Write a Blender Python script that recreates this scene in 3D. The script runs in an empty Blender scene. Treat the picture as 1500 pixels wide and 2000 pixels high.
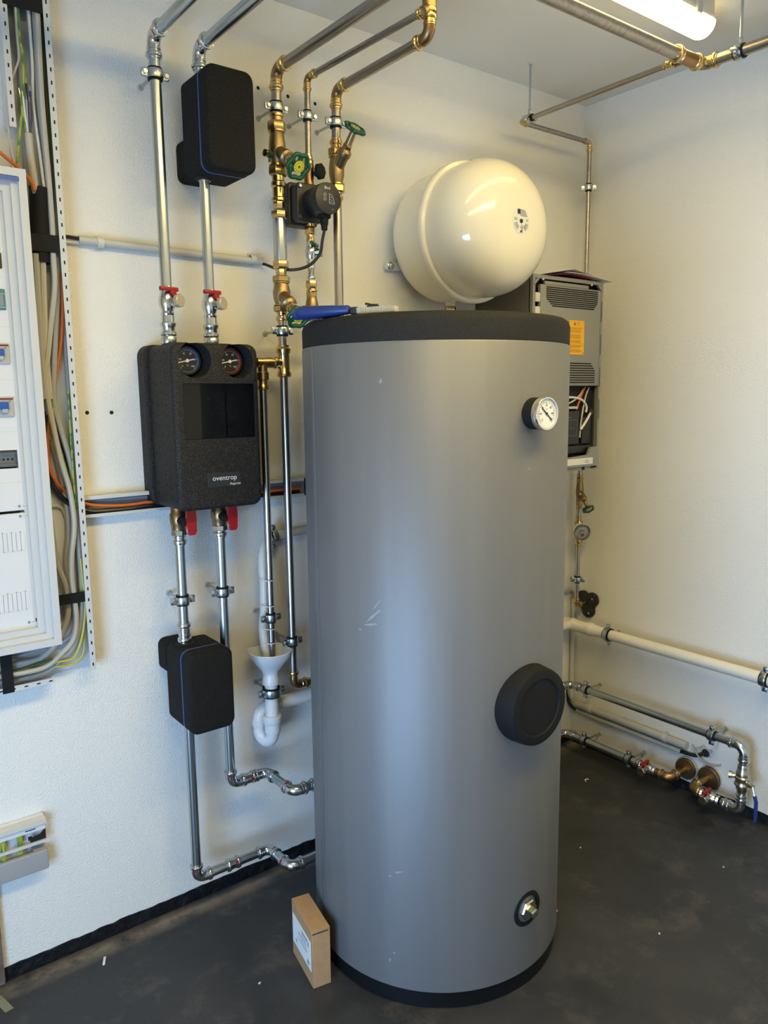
import bpy, bmesh, math, random
from mathutils import Vector as V, Matrix

# ------------------------------------------------------------------ camera, light, exposure
random.seed(11)
sc = bpy.context.scene
COL = sc.collection
PI = math.pi
H = 2.595                                     # ceiling height; corner of the room is the origin, room is x<0, y<0

cam = bpy.data.cameras.new('camera')
cam.sensor_fit = 'VERTICAL'; cam.sensor_height = 24.0; cam.lens = 18.0
cam.clip_start = 0.02
cam_o = bpy.data.objects.new('camera', cam); COL.objects.link(cam_o)
right = V((0.79423741, -0.6074984, -0.01151608))
down = V((-0.10051251, -0.11266984, -0.98853566))
fwd = V((0.59923632, 0.78628951, -0.15054779))
cp = V((-2.56184433, -2.03919283, 1.5))
cam_o.matrix_world = Matrix(((right.x, -down.x, -fwd.x, cp.x), (right.y, -down.y, -fwd.y, cp.y),
                             (right.z, -down.z, -fwd.z, cp.z), (0, 0, 0, 1)))
sc.camera = cam_o

sc.view_settings.view_transform = 'Standard'
sc.view_settings.look = 'None'
sc.view_settings.gamma = 1.0
sc.view_settings.use_curve_mapping = False
sc.view_settings.exposure = 0.13
sc.cycles.max_bounces = 10
sc.cycles.diffuse_bounces = 5
sc.cycles.glossy_bounces = 5
sc.cycles.use_denoising = True
sc.cycles.caustics_reflective = False
sc.cycles.caustics_refractive = False
sc.cycles.sample_clamp_indirect = 6.0

world = bpy.data.worlds.new('sky'); sc.world = world
world.use_nodes = True
wbg = world.node_tree.nodes['Background']
wbg.inputs[0].default_value = (0.55, 0.72, 1.0, 1); wbg.inputs[1].default_value = 1.2

LAMP_STRENGTH, LAMP2_STRENGTH = 7.0, 24.0
LAMP_COLOR = (1.0, 0.755, 0.27)
DAY_POWER = 56.0
DAY_COLOR = (0.34, 0.60, 1.0)
# daylight coming in by an added unseen window, kept low to cool the lower wall
day = bpy.data.lights.new('daylight', 'AREA'); day.shape = 'RECTANGLE'
day.size = 1.10; day.size_y = 1.15; day.energy = DAY_POWER; day.color = DAY_COLOR
day_o = bpy.data.objects.new('daylight', day); COL.objects.link(day_o)
day_o.location = (-3.27, -1.60, 0.72); day_o.rotation_euler = (math.radians(90), 0, math.radians(-90))

# ------------------------------------------------------------------ materials
def mat(name, col, rough=0.5, metal=0.0, bump=None, vary=None, spec=0.5, coat=0.0, emit=None):
    m = bpy.data.materials.new(name); m.use_nodes = True
    nt = m.node_tree; b = nt.nodes['Principled BSDF']
    b.inputs['Base Color'].default_value = (*col, 1)
    b.inputs['Roughness'].default_value = rough
    b.inputs['Metallic'].default_value = metal
    b.inputs['Specular IOR Level'].default_value = spec
    b.inputs['Coat Weight'].default_value = coat
    if emit:
        b.inputs['Emission Color'].default_value = (*emit[0], 1)
        b.inputs['Emission Strength'].default_value = emit[1]
    tc = nt.nodes.new('ShaderNodeTexCoord')
    if vary:                                    # (scale, other colour, low, high[, stretch])
        n = nt.nodes.new('ShaderNodeTexNoise'); n.inputs['Scale'].default_value = vary[0]
        n.inputs['Detail'].default_value = 5
        r = nt.nodes.new('ShaderNodeValToRGB')
        r.color_ramp.elements[0].position = vary[2]; r.color_ramp.elements[1].position = vary[3]
        r.color_ramp.elements[0].color = (*col, 1); r.color_ramp.elements[1].color = (*vary[1], 1)
        if len(vary) > 4:
            mp = nt.nodes.new('ShaderNodeMapping'); mp.inputs['Scale'].default_value = vary[4]
            nt.links.new(tc.outputs['Object'], mp.inputs[0]); nt.links.new(mp.outputs[0], n.inputs['Vector'])
        else:
            nt.links.new(tc.outputs['Object'], n.inputs['Vector'])
        nt.links.new(n.outputs['Fac'], r.inputs[0]); nt.links.new(r.outputs[0], b.inputs['Base Color'])
    if bump:                                    # (scale, strength, distance)
        n = nt.nodes.new('ShaderNodeTexNoise'); n.inputs['Scale'].default_value = bump[0]
        n.inputs['Detail'].default_value = 3
        bp = nt.nodes.new('ShaderNodeBump'); bp.inputs['Strength'].default_value = bump[1]
        bp.inputs['Distance'].default_value = bump[2]
        nt.links.new(tc.outputs['Object'], n.inputs['Vector'])
        nt.links.new(n.outputs['Fac'], bp.inputs['Height']); nt.links.new(bp.outputs[0], b.inputs['Normal'])
    return m

M = {}
M['plaster'] = mat('wall plaster', (0.80, 0.785, 0.735), 0.9, bump=(230, 0.6, 0.005), spec=0.2)
M['ceiling'] = mat('ceiling paint', (0.72, 0.69, 0.62), 0.95, bump=(160, 0.15, 0.003), spec=0.1)
M['tar'] = mat('bitumen strip', (0.004, 0.005, 0.007), 0.6, bump=(60, 0.6, 0.01), vary=(35, (0.02, 0.022, 0.026), 0.5, 0.8), spec=0.25)
M['galv'] = mat('galvanised steel', (0.50, 0.545, 0.565), 0.27, 1.0)
M['press'] = mat('pressed steel fitting', (0.58, 0.60, 0.60), 0.2, 1.0)
M['galvdark'] = mat('dull rail steel', (0.20, 0.22, 0.235), 0.4, 0.9)
M['steel'] = mat('stainless steel', (0.50, 0.47, 0.43), 0.26, 1.0, vary=(60, (0.40, 0.37, 0.33), 0.4, 0.7, (1, 1, 0.05)))
M['steeldark'] = mat('brushed stainless overhead', (0.40, 0.37, 0.34), 0.33, 1.0, vary=(90, (0.30, 0.27, 0.24), 0.4, 0.7, (1, 0.05, 1)))
M['brass'] = mat('polished brass', (0.60, 0.44, 0.215), 0.24, 1.0)
M['brassnut'] = mat('brass nut', (0.46, 0.335, 0.15), 0.28, 1.0)
M['gunmetal'] = mat('cast gunmetal', (0.34, 0.245, 0.12), 0.4, 1.0, bump=(500, 0.12, 0.002))
M['bronze'] = mat('bronze elbow', (0.33, 0.20, 0.095), 0.36, 1.0, bump=(400, 0.1, 0.002))
M['tank'] = mat('silver tank jacket', (0.160, 0.161, 0.161), 0.52, 0.4, bump=(420, 0.05, 0.002),
                vary=(14, (0.178, 0.179, 0.179), 0.45, 0.7, (1, 1, 0.03)))
M['lid'] = mat('charcoal tank lid', (0.012, 0.012, 0.012), 0.75, bump=(900, 0.25, 0.002), vary=(600, (0.028, 0.028, 0.027), 0.45, 0.7), spec=0.2)
M['scuff'] = mat('pale scuff', (0.25, 0.254, 0.258), 0.65)
M['plinth'] = mat('black tank plinth', (0.004, 0.0045, 0.0055), 0.5, spec=0.25)
M['black'] = mat('black plastic', (0.012, 0.012, 0.013), 0.4)
M['blacksoft'] = mat('black rubber', (0.007, 0.007, 0.0075), 0.7, spec=0.25)
M['epp'] = mat('black foam shell', (0.0095, 0.009, 0.0085), 0.6, bump=(300, 0.5, 0.004), vary=(340, (0.070, 0.062, 0.053), 0.50, 0.78), spec=0.3)
M['epp2'] = mat('black foam box', (0.007, 0.0068, 0.0062), 0.85, bump=(500, 0.25, 0.002), vary=(480, (0.036, 0.031, 0.025), 0.50, 0.72), spec=0.2)
M['bluecord'] = mat('blue seal cord', (0.022, 0.045, 0.20), 0.5)
M['white'] = mat('white plastic', (0.68, 0.68, 0.675), 0.35)
M['whitemetal'] = mat('white painted metal', (0.58, 0.58, 0.565), 0.4)
M['pvc'] = mat('cream drain pipe', (0.72, 0.69, 0.62), 0.35)
M['offwhite'] = mat('off white plastic', (0.62, 0.60, 0.54), 0.4)
M['conduit'] = mat('grey conduit', (0.50, 0.49, 0.44), 0.4)
M['hose'] = mat('milky hose', (0.62, 0.62, 0.58), 0.45, bump=(200, 0.2, 0.003))
M['cream'] = mat('cream enamel', (0.80, 0.75, 0.60), 0.14, spec=0.5, coat=0.4)
M['red'] = mat('red plastic', (0.30, 0.006, 0.008), 0.35)
M['redmark'] = mat('red press mark', (0.20, 0.014, 0.012), 0.5)
M['green'] = mat('green plastic', (0.004, 0.075, 0.032), 0.35)
M['yellow'] = mat('yellow disc', (0.62, 0.56, 0.03), 0.45)
M['paleyellow'] = mat('pale yellow disc', (0.55, 0.50, 0.22), 0.45)
M['cap'] = mat('beige sealing cap', (0.50, 0.43, 0.31), 0.32, 0.3)
M['capmetal'] = mat('nickel cap', (0.55, 0.50, 0.40), 0.25, 1.0)
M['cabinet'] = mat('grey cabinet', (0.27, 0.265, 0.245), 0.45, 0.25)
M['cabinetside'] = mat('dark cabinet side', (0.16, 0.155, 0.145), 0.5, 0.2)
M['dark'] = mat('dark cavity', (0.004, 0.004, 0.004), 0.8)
M['darkgrey'] = mat('dark grey plastic', (0.018, 0.0185, 0.0195), 0.5)
M['sticker'] = mat('yellow sticker', (0.80, 0.42, 0.005), 0.5)
M['ink'] = mat('dark print', (0.02, 0.018, 0.015), 0.6)
M['inkbrown'] = mat('brown print', (0.25, 0.11, 0.004), 0.6)
M['inkgrey'] = mat('grey print', (0.25, 0.25, 0.25), 0.6)
M['inkwhite'] = mat('white print', (0.75, 0.75, 0.75), 0.5)
M['inkfaint'] = mat('faint print', (0.20, 0.20, 0.20), 0.5)
M['dots'] = mat('dot print', (0.035, 0.034, 0.03), 0.5)
M['inkgreen'] = mat('green print', (0.25, 0.45, 0.06), 0.5)
M['paper'] = mat('paper', (0.72, 0.71, 0.68), 0.7)
M['lilac'] = mat('lilac paper', (0.42, 0.38, 0.46), 0.7)
M['redpaper'] = mat('red paper', (0.30, 0.02, 0.045), 0.6)
M['kraft'] = mat('kraft cardboard', (0.40, 0.24, 0.115), 0.8, vary=(60, (0.36, 0.21, 0.10), 0.4, 0.7))
M['orange'] = mat('orange cable', (0.62, 0.13, 0.012), 0.45)
M['greycable'] = mat('grey cable', (0.36, 0.345, 0.31), 0.5)
M['beigecable'] = mat('beige cable', (0.46, 0.43, 0.36), 0.5)
M['darkgreycable'] = mat('blue grey cable', (0.26, 0.27, 0.29), 0.5)
M['blackcable'] = mat('black cable', (0.012, 0.012, 0.014), 0.4)
M['greencable'] = mat('dark green cable', (0.05, 0.085, 0.012), 0.5)
M['gy'] = mat('green yellow wire', (0.07, 0.20, 0.03), 0.45, vary=(40, (0.40, 0.42, 0.05), 0.45, 0.55))
M['yellowcable'] = mat('yellow wire', (0.50, 0.45, 0.07), 0.45)
M['teal'] = mat('teal device', (0.05, 0.19, 0.24), 0.4)
M['blue'] = mat('blue switch', (0.02, 0.09, 0.35), 0.35)
M['bluegrip'] = mat('blue grip', (0.014, 0.034, 0.17), 0.4)
M['device'] = mat('light grey device', (0.40, 0.41, 0.41), 0.4)
M['covergrey'] = mat('grey box cover', (0.33, 0.335, 0.335), 0.4)
M['dialwhite'] = mat('white dial', (0.75, 0.75, 0.72), 0.3)
M['dialblack'] = mat('dark dial', (0.02, 0.022, 0.026), 0.3)
M['dialblue'] = mat('blue dial rim', (0.06, 0.13, 0.33), 0.35)
M['dialred'] = mat('red dial rim', (0.35, 0.03, 0.035), 0.35)
M['chrome'] = mat('chrome', (0.75, 0.74, 0.72), 0.12, 1.0)
M['wood'] = mat('brown batten', (0.13, 0.09, 0.075), 0.8, vary=(30, (0.22, 0.17, 0.15), 0.4, 0.7))
M['tape'] = mat('khaki tape', (0.19, 0.19, 0.12), 0.7)
M['lamp'] = mat('lit diffuser', (1, 1, 1), 0.4, emit=(LAMP_COLOR, LAMP_STRENGTH))
M['lamp2'] = mat('lit diffuser far lamp', (1, 1, 1), 0.4, emit=(LAMP_COLOR, LAMP2_STRENGTH))
M['lamphousing'] = mat('lamp housing', (0.62, 0.60, 0.55), 0.4)
M['crumb'] = mat('plaster crumb', (0.55, 0.53, 0.50), 0.9)
M['hole'] = mat('drilled hole', (0.02, 0.018, 0.016), 0.9)
M['stain'] = mat('broken plaster', (0.55, 0.50, 0.44), 0.95, bump=(90, 0.8, 0.01))

def glassmat(name, alpha_col=(1, 1, 1), rough=0.02):
    m = bpy.data.materials.new(name); m.use_nodes = True
    nt = m.node_tree; out = nt.nodes['Material Output']; nt.nodes.remove(nt.nodes['Principled BSDF'])
    tr = nt.nodes.new('ShaderNodeBsdfTransparent'); tr.inputs[0].default_value = (*alpha_col, 1)
    gl = nt.nodes.new('ShaderNodeBsdfGlossy'); gl.inputs['Roughness'].default_value = rough
    fr = nt.nodes.new('ShaderNodeFresnel'); mx = nt.nodes.new('ShaderNodeMixShader')
    nt.links.new(fr.outputs[0], mx.inputs[0]); nt.links.new(tr.outputs[0], mx.inputs[1])
    nt.links.new(gl.outputs[0], mx.inputs[2]); nt.links.new(mx.outputs[0], out.inputs[0])
    return m
M['glass'] = glassmat('clear glass', (0.92, 0.92, 0.92))
M['smoke'] = glassmat('smoked glass', (0.55, 0.55, 0.55))

def floor_material():
    m = bpy.data.materials.new('anthracite floor'); m.use_nodes = True
    nt = m.node_tree; b = nt.nodes['Principled BSDF']; N = nt.nodes.new; K = nt.links.new
    tc = N('ShaderNodeTexCoord')
    def noise(s, d=4, rough=0.6):
        n = N('ShaderNodeTexNoise'); n.inputs['Scale'].default_value = s; n.inputs['Detail'].default_value = d
        n.inputs['Roughness'].default_value = rough
        K(tc.outputs['Object'], n.inputs['Vector']); return n.outputs['Fac']
    def ramp(f, lo, hi, c0=(0, 0, 0), c1=(1, 1, 1)):
        r = N('ShaderNodeValToRGB'); r.color_ramp.elements[0].position = lo; r.color_ramp.elements[1].position = hi
        r.color_ramp.elements[0].color = (*c0, 1); r.color_ramp.elements[1].color = (*c1, 1)
        K(f, r.inputs[0]); return r.outputs[0]
    def mix(fac, a, c):
        x = N('ShaderNodeMix'); x.data_type = 'RGBA'; K(fac, x.inputs[0]); K(a, x.inputs[6])
        if isinstance(c, tuple): x.inputs[7].default_value = (*c, 1)
        else: K(c, x.inputs[7])
        return x.outputs[2]
    base = ramp(noise(3.0, 6), 0.3, 0.75, (0.014, 0.0155, 0.019), (0.036, 0.037, 0.041))
    dust = ramp(noise(7, 9, 0.78), 0.52, 0.78)
    c = mix(dust, base, (0.085, 0.078, 0.07))
    c = mix(ramp(noise(1.7, 7, 0.7), 0.55, 0.75, (0, 0, 0), (.6, .6, .6)), c, (0.065, 0.058, 0.05))
    specks = ramp(noise(170, 2), 0.735, 0.77)
    c = mix(specks, c, (0.22, 0.215, 0.21))
    # dusty line swept along the foot of the walls
    sp = N('ShaderNodeSeparateXYZ'); K(tc.outputs['Object'], sp.inputs[0])
    mx = N('ShaderNodeMath'); mx.operation = 'MAXIMUM'
    ady = N('ShaderNodeMath'); ady.operation = 'ADD'; ady.inputs[1].default_value = 0.040; K(sp.outputs['Y'], ady.inputs[0])
    ab = N('ShaderNodeMath'); ab.operation = 'ABSOLUTE'; K(ady.outputs[0], ab.inputs[0])
    lin = N('ShaderNodeMapRange'); lin.inputs['From Min'].default_value = 0.0; lin.inputs['From Max'].default_value = 0.045
    lin.inputs['To Min'].default_value = 1.0; lin.inputs['To Max'].default_value = 0.0
    K(ab.outputs[0], lin.inputs['Value'])
    mu = N('ShaderNodeMath'); mu.operation = 'MULTIPLY'; K(lin.outputs[0], mu.inputs[0]); K(ramp(noise(11, 7, 0.7), 0.30, 0.56), mu.inputs[1])
    c = mix(mu.outputs[0], c, (0.21, 0.175, 0.135))
    K(c, b.inputs['Base Color'])
    K(ramp(noise(6, 5), 0.3, 0.7, (0.38, 0.38, 0.38), (0.6, 0.6, 0.6)), b.inputs['Roughness'])
    bp = N('ShaderNodeBump'); bp.inputs['Strength'].default_value = 0.15; bp.inputs['Distance'].default_value = 0.004
    K(noise(60), bp.inputs['Height']); K(bp.outputs[0], b.inputs['Normal'])
    return m
M['floor'] = floor_material()

# ------------------------------------------------------------------ building helpers
def L(x, d, z): return V((x, -d, z))           # a point d metres in front of the left wall
def Rw(y, d, z): return V((-d, y, z))          # a point d metres in front of the right wall
X, Y, Z = V((1, 0, 0)), V((0, 1, 0)), V((0, 0, 1))
ORG = {}

class MB:
    """collects shapes in world metres; build() links them as one mesh object"""
    def __init__(s): s.bm = bmesh.new()
    def box(s, a, b, bev=0.0, seg=2):
        c = [(a[i] + b[i]) / 2 for i in range(3)]; h = [abs(b[i] - a[i]) for i in range(3)]
        return s.obox(V(c), X * h[0] / 2, Y * h[1] / 2, Z * h[2] / 2, bev, seg)
    def obox(s, c, hx, hy, hz, bev=0.0, seg=2):
        m = Matrix(((hx.x, hy.x, hz.x, c.x), (hx.y, hy.y, hz.y, c.y), (hx.z, hy.z, hz.z, c.z), (0, 0, 0, 1)))
        vs = bmesh.ops.create_cube(s.bm, size=2.0, matrix=m)['verts']
        if bev:
            es = {e for v in vs for e in v.link_edges}
            bmesh.ops.bevel(s.bm, geom=list(es), offset=bev, segments=seg, affect='EDGES', profile=0.5)
        return s
    def rings(s, rings, cap0=True, cap1=True, loop=False):
        vv = [[s.bm.verts.new(p) for p in r] for r in rings]
        n = len(vv[0]); k = len(vv)
        for i in range(k if loop else k - 1):
            a, b = vv[i], vv[(i + 1) % k]
            for j in range(n):
                try: s.bm.faces.new((a[j], a[(j + 1) % n], b[(j + 1) % n], b[j]))
                except ValueError: pass
        if not loop:
            if cap0: s.bm.faces.new(list(reversed(vv[0])))
            if cap1: s.bm.faces.new(vv[-1])
        return s
    def lathe(s, p, axis, prof, seg=20, cap=True, phase=0.0, loop=False):
        a = axis.normalized(); u = a.orthogonal().normalized(); w = a.cross(u)
        rr = []
        for t, r in prof:
            r = max(r, 1e-5)
            rr.append([p + a * t + (u * math.cos(phase + 2 * PI * j / seg) + w * math.sin(phase + 2 * PI * j / seg)) * r for j in range(seg)])
        return s.rings(rr, cap, cap, loop)
    def cyl(s, p0, p1, r0, r1=None, seg=20):
        return s.lathe(p0, p1 - p0, [(0, r0), ((p1 - p0).length, r0 if r1 is None else r1)], seg)
    def ring(s, c, axis, ro, ri, h, seg=28):
        return s.lathe(c - axis.normalized() * h / 2, axis, [(0, ri), (0, ro), (h, ro), (h, ri)], seg, cap=False, loop=True)
    def nut(s, p, axis, l, r, seg=6, phase=0.0):
        return s.lathe(p, axis, [(0, r * .9), (l * .12, r), (l * .88, r), (l, r * .9)], seg, phase=phase)
    def ball(s, c, r, seg=12):
        bmesh.ops.create_uvsphere(s.bm, u_segments=seg, v_segments=max(6, seg // 2), radius=r, matrix=Matrix.Translation(c)); return s
    def sweep(s, pts, r, seg=10, closed=False, rad=None):
        n = len(pts); T = []
        for i in range(n):
            a = pts[(i - 1) % n] if (closed or i > 0) else pts[i]
            b = pts[(i + 1) % n] if (closed or i < n - 1) else pts[i]
            T.append((b - a).normalized())
        u = T[0].orthogonal().normalized(); rr = []
        for i in range(n):
            u = (u - T[i] * u.dot(T[i])).normalized(); w = T[i].cross(u)
            q = rad[i] if rad else r
            rr.append([pts[i] + (u * math.cos(2 * PI * j / seg) + w * math.sin(2 * PI * j / seg)) * q for j in range(seg)])
        return s.rings(rr, loop=closed)
    def prism(s, poly, o, u, v, depth):
        w = u.cross(v).normalized()
        return s.rings([[o + u * a + v * b for a, b in poly], [o + u * a + v * b + w * depth for a, b in poly]])
    def build(s, name, m, parent=None, sharp=40, org=None):
        bmesh.ops.recalc_face_normals(s.bm, faces=s.bm.faces)
        me = bpy.data.meshes.new(name)
        if parent is not None: o0 = ORG[parent.name]
        elif org is not None: o0 = V(org)
        else:
            cs = [v.co for v in s.bm.verts]
            o0 = V(((min(c.x for c in cs) + max(c.x for c in cs)) / 2, (min(c.y for c in cs) + max(c.y for c in cs)) / 2, min(c.z for c in cs)))
        for v in s.bm.verts: v.co -= o0
        s.bm.to_mesh(me); s.bm.free()
        for p in me.polygons: p.use_smooth = True
        me.set_sharp_from_angle(angle=math.radians(sharp))
        me.materials.append(M[m])
        ob = bpy.data.objects.new(name, me); COL.objects.link(ob)
        if parent is not None: ob.parent = parent
        else: ob.location = o0
        ORG[ob.name] = o0
        return ob

def tag(o, label, cat, group=None, kind=None):
    if label: o['label'] = label
    if cat: o['category'] = cat
    if group: o['group'] = group
    if kind: o['kind'] = kind
    return o
def thing(name, label, cat, loc, group=None):
    o = bpy.data.objects.new(name, None); COL.objects.link(o)
    o.empty_display_size = 0.05; o.location = loc; ORG[o.name] = V(loc)
    return tag(o, label, cat, group)
def struct(o): o['kind'] = 'structure'; return o
def lab(o, t): o['label'] = t; return o
def stuff(o): o['kind'] = 'stuff'; return o

def smooth(pts, k=6):
    """Catmull-Rom through the points"""
    P = [pts[0]] + list(pts) + [pts[-1]]; out = []
    for i in range(1, len(P) - 2):
        a, b, c, d = P[i - 1], P[i], P[i + 1], P[i + 2]
        for j in range(k):
            t = j / k
            out.append(0.5 * ((2 * b) + (c - a) * t + (2 * a - 5 * b + 4 * c - d) * t * t + (3 * b - a - 3 * c + d) * t ** 3))
    out.append(pts[-1].copy()); return out
def arc(c0, p, c1, R, n=8):
    """rounded corner at p between directions from c0 and to c1"""
    a = (p - c0).normalized(); b = (c1 - p).normalized()
    ang = a.angle(b); t = R * math.tan(ang / 2)
    s = p - a * t; nrm = (b - a * a.dot(b)).normalized(); cen = s + nrm * R
    return t, [cen + (-nrm) * R * math.cos(ang * i / n) + a * R * math.sin(ang * i / n) for i in range(n + 1)]
def rrect(x0, x1, y0, y1, r, n=5):
    out = []
    for cx, cy, a0 in ((x1 - r, y1 - r, 0), (x0 + r, y1 - r, 90), (x0 + r, y0 + r, 180), (x1 - r, y0 + r, 270)):
        for i in range(n + 1):
            a = math.radians(a0 + 90 * i / n); out.append((cx + r * math.cos(a), cy + r * math.sin(a)))
    return out
def rbox(mb, x0, x1, z0, z1, d0, d1, r, bev, n=5):
    """block on the left wall with rounded outline and a rounded front edge"""
    R_ = []
    steps = [(d0, 0)] + [(d1 - bev + bev * math.sin(a), bev * (1 - math.cos(a))) for a in (0, .4, .8, 1.2, PI / 2)]
    for d, ins in steps:
        R_.append([L(a, d, b) for a, b in rrect(x0 + ins, x1 - ins, z0 + ins, z1 - ins, max(r - ins, .002), n)])
    mb.rings(R_); return mb
def cut(ob, cutter):
    me = bpy.data.meshes.new('tmp'); bmesh.ops.recalc_face_normals(cutter.bm, faces=cutter.bm.faces)
    o0 = ORG[ob.name]
    for v in cutter.bm.verts: v.co -= o0
    cutter.bm.to_mesh(me); cutter.bm.free()
    c = bpy.data.objects.new('tmp', me); COL.objects.link(c)
    if ob.parent is not None: c.parent = ob.parent
    else: c.location = ob.location
    md = ob.modifiers.new('cut', 'BOOLEAN'); md.operation = 'DIFFERENCE'; md.solver = 'EXACT'; md.object = c
    dg = bpy.context.evaluated_depsgraph_get(); dg.update()
    new = bpy.data.meshes.new_from_object(ob.evaluated_get(dg))
    ob.modifiers.clear(); old = ob.data; ob.data = new; bpy.data.meshes.remove(old)
    bpy.data.objects.remove(c); bpy.data.meshes.remove(me)
    for p in new.polygons: p.use_smooth = True
    new.set_sharp_from_angle(angle=math.radians(35))
def text(body, size, o, u, v, m, parent, name='lettering', align='CENTER', lift=0.0004, bold=0.0):
    cu = bpy.data.curves.new('t', 'FONT'); cu.body = body; cu.size = size; cu.align_x = align; cu.align_y = 'CENTER'
    cu.offset = bold; cu.resolution_u = 3
    to = bpy.data.objects.new('t', cu); COL.objects.link(to)
    dg = bpy.context.evaluated_depsgraph_get(); dg.update()
    me = bpy.data.meshes.new_from_object(to.evaluated_get(dg))
    bpy.data.objects.remove(to); bpy.data.curves.remove(cu)
    w = u.cross(v).normalized(); o0 = ORG[parent.name]
    for q in me.vertices: q.co = o + u * q.co.x + v * q.co.y + w * lift - o0
    me.name = name; me.materials.clear(); me.materials.append(M[m])
    ob = bpy.data.objects.new(name, me); COL.objects.link(ob); ob.parent = parent; ORG[ob.name] = o0
    return ob

# ---- plumbing builders
def sleeve(mb, p, dr, l, r, seg=20):
    mb.lathe(p, dr, [(0, r * 1.13), (l * .10, r * 1.13), (l * .14, r * 1.22), (l * .26, r * 1.22), (l * .30, r * 1.12), (l * .46, r * 1.12), (l * .52, r * 1.38), (l * .60, r * 1.42), (l * .74, r * 1.42), (l * .82, r * 1.38), (l * .86, r * 1.16), (l, r * 1.16), (l, r)], seg, cap=False)
def pipe_run(name, label, pts, r, pm, fm, group=None, bend=1.9, sl=0.030, coup=(), marks=False, start=0.0, end=0.0, elb=None, loc=None, cat='pipe'):
    """straight tubes with press elbows at the corners; coup = (segment, 0..1) straight couplings"""
    pts = [V(p) for p in pts]
    base = min(pts, key=lambda p: p.z) if loc is None else loc
    root = thing(name, label, cat, base, group)
    n = len(pts); trims = [0.0] * n; arcs = {}
    for i in range(1, n - 1):
        trims[i], arcs[i] = arc(pts[i - 1], pts[i], pts[i + 1], r * bend)
    for i in range(n - 1):
        d = (pts[i + 1] - pts[i]).normalized()
        a = pts[i] + d * trims[i]; b = pts[i + 1] - d * trims[i + 1]
        if (b - a).dot(d) > 0.004:
            MB().cyl(a, b, r, seg=24).build('tube', pm, root)
        for s_, t in coup:
            if s_ == i:
                c = a.lerp(b, t); mb = MB(); sleeve(mb, c, d, sl, r); sleeve(mb, c, -d, sl, r)
                cp_ = mb.build('coupling', fm, root)
                if marks: mark(cp_, c + d * sl * .3, d, r)
    for i in arcs:
        ar = arcs[i]; d0 = (pts[i] - pts[i - 1]).normalized(); d1 = (pts[i + 1] - pts[i]).normalized()
        e = MB().sweep(ar, r * 1.14, 20).build('elbow', elb or fm, root)
        m0 = MB(); sleeve(m0, ar[0], -d0, sl, r); c0 = m0.build('press_collar', fm, e)
        m1 = MB(); sleeve(m1, ar[-1], d1, sl, r); c1 = m1.build('press_collar', fm, e)
        if marks:
            mark(e, (ar[0] - d0 * sl * .38) if i % 2 else (ar[-1] + d1 * sl * .38), d0 if i % 2 else d1, r)
    for flag, p, d in ((start, pts[0], (pts[1] - pts[0]).normalized()), (end, pts[-1], (pts[-2] - pts[-1]).normalized())):
        if flag: mb = MB(); sleeve(mb, p, d, flag, r); mb.build('press_collar', fm, root)
    return root
def mark(parent, p, axis, r):
    a = axis.normalized(); view = (cp - p); view -= a * view.dot(a); view.normalize(); side = a.cross(view)
    dirn = (view + side * random.choice((-.6, .5, .2))).normalized(); sd = a.cross(dirn)
    lab(MB().obox(p + dirn * r * 1.15, a * .0045, sd * r * .42, dirn * .0013, .0006).build('press_mark', 'redmark', parent), 'small red press indicator')
def clamp(label, c, axis, wall, r, group=None, h=0.020, rod=True, cat='pipe clamp', name='pipe_clamp'):
    """two-part pipe clamp with rubber liner on a threaded rod from the wall"""
    c, wall = V(c), V(wall); a = axis.normalized(); n = (wall - c); n -= a * n.dot(a); n.normalize(); t = a.cross(n)
    root = thing(name, label, cat, wall, group)
    MB().ring(c, a, r + .0035, r + .0002, h + .009, 28).build('rubber_liner', 'blacksoft', root)
    MB().lathe(c - a * h / 2, a, [(0, r + .003), (0, r + .0058), (h * .2, r + .0068), (h * .8, r + .0068), (h, r + .0058), (h, r + .003)], 28, cap=False, loop=True).build('ring', 'galv', root)
    for s in (-1, 1):
        p = c + t * s * (r + .0125)
        lg = MB().obox(p, t * .0085, n * .0045, a * h * .5, .002).build('lug', 'galv', root)
        MB().nut(p - n * .0045, -n, .0055, .0058, 8).build('bolt', 'press', lg)
    if rod:
        k = c + n * (r + .006)
        MB().nut(k, n, .016, .0065).build('rod_nut', 'galv', root)
        MB().cyl(k, wall, .0038, seg=10).build('threaded_rod', 'galv', root)
        MB().cyl(wall + n * -.004, wall, .0075, .0085, seg=12).build('wall_plug', 'conduit', root)
    return root
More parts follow.
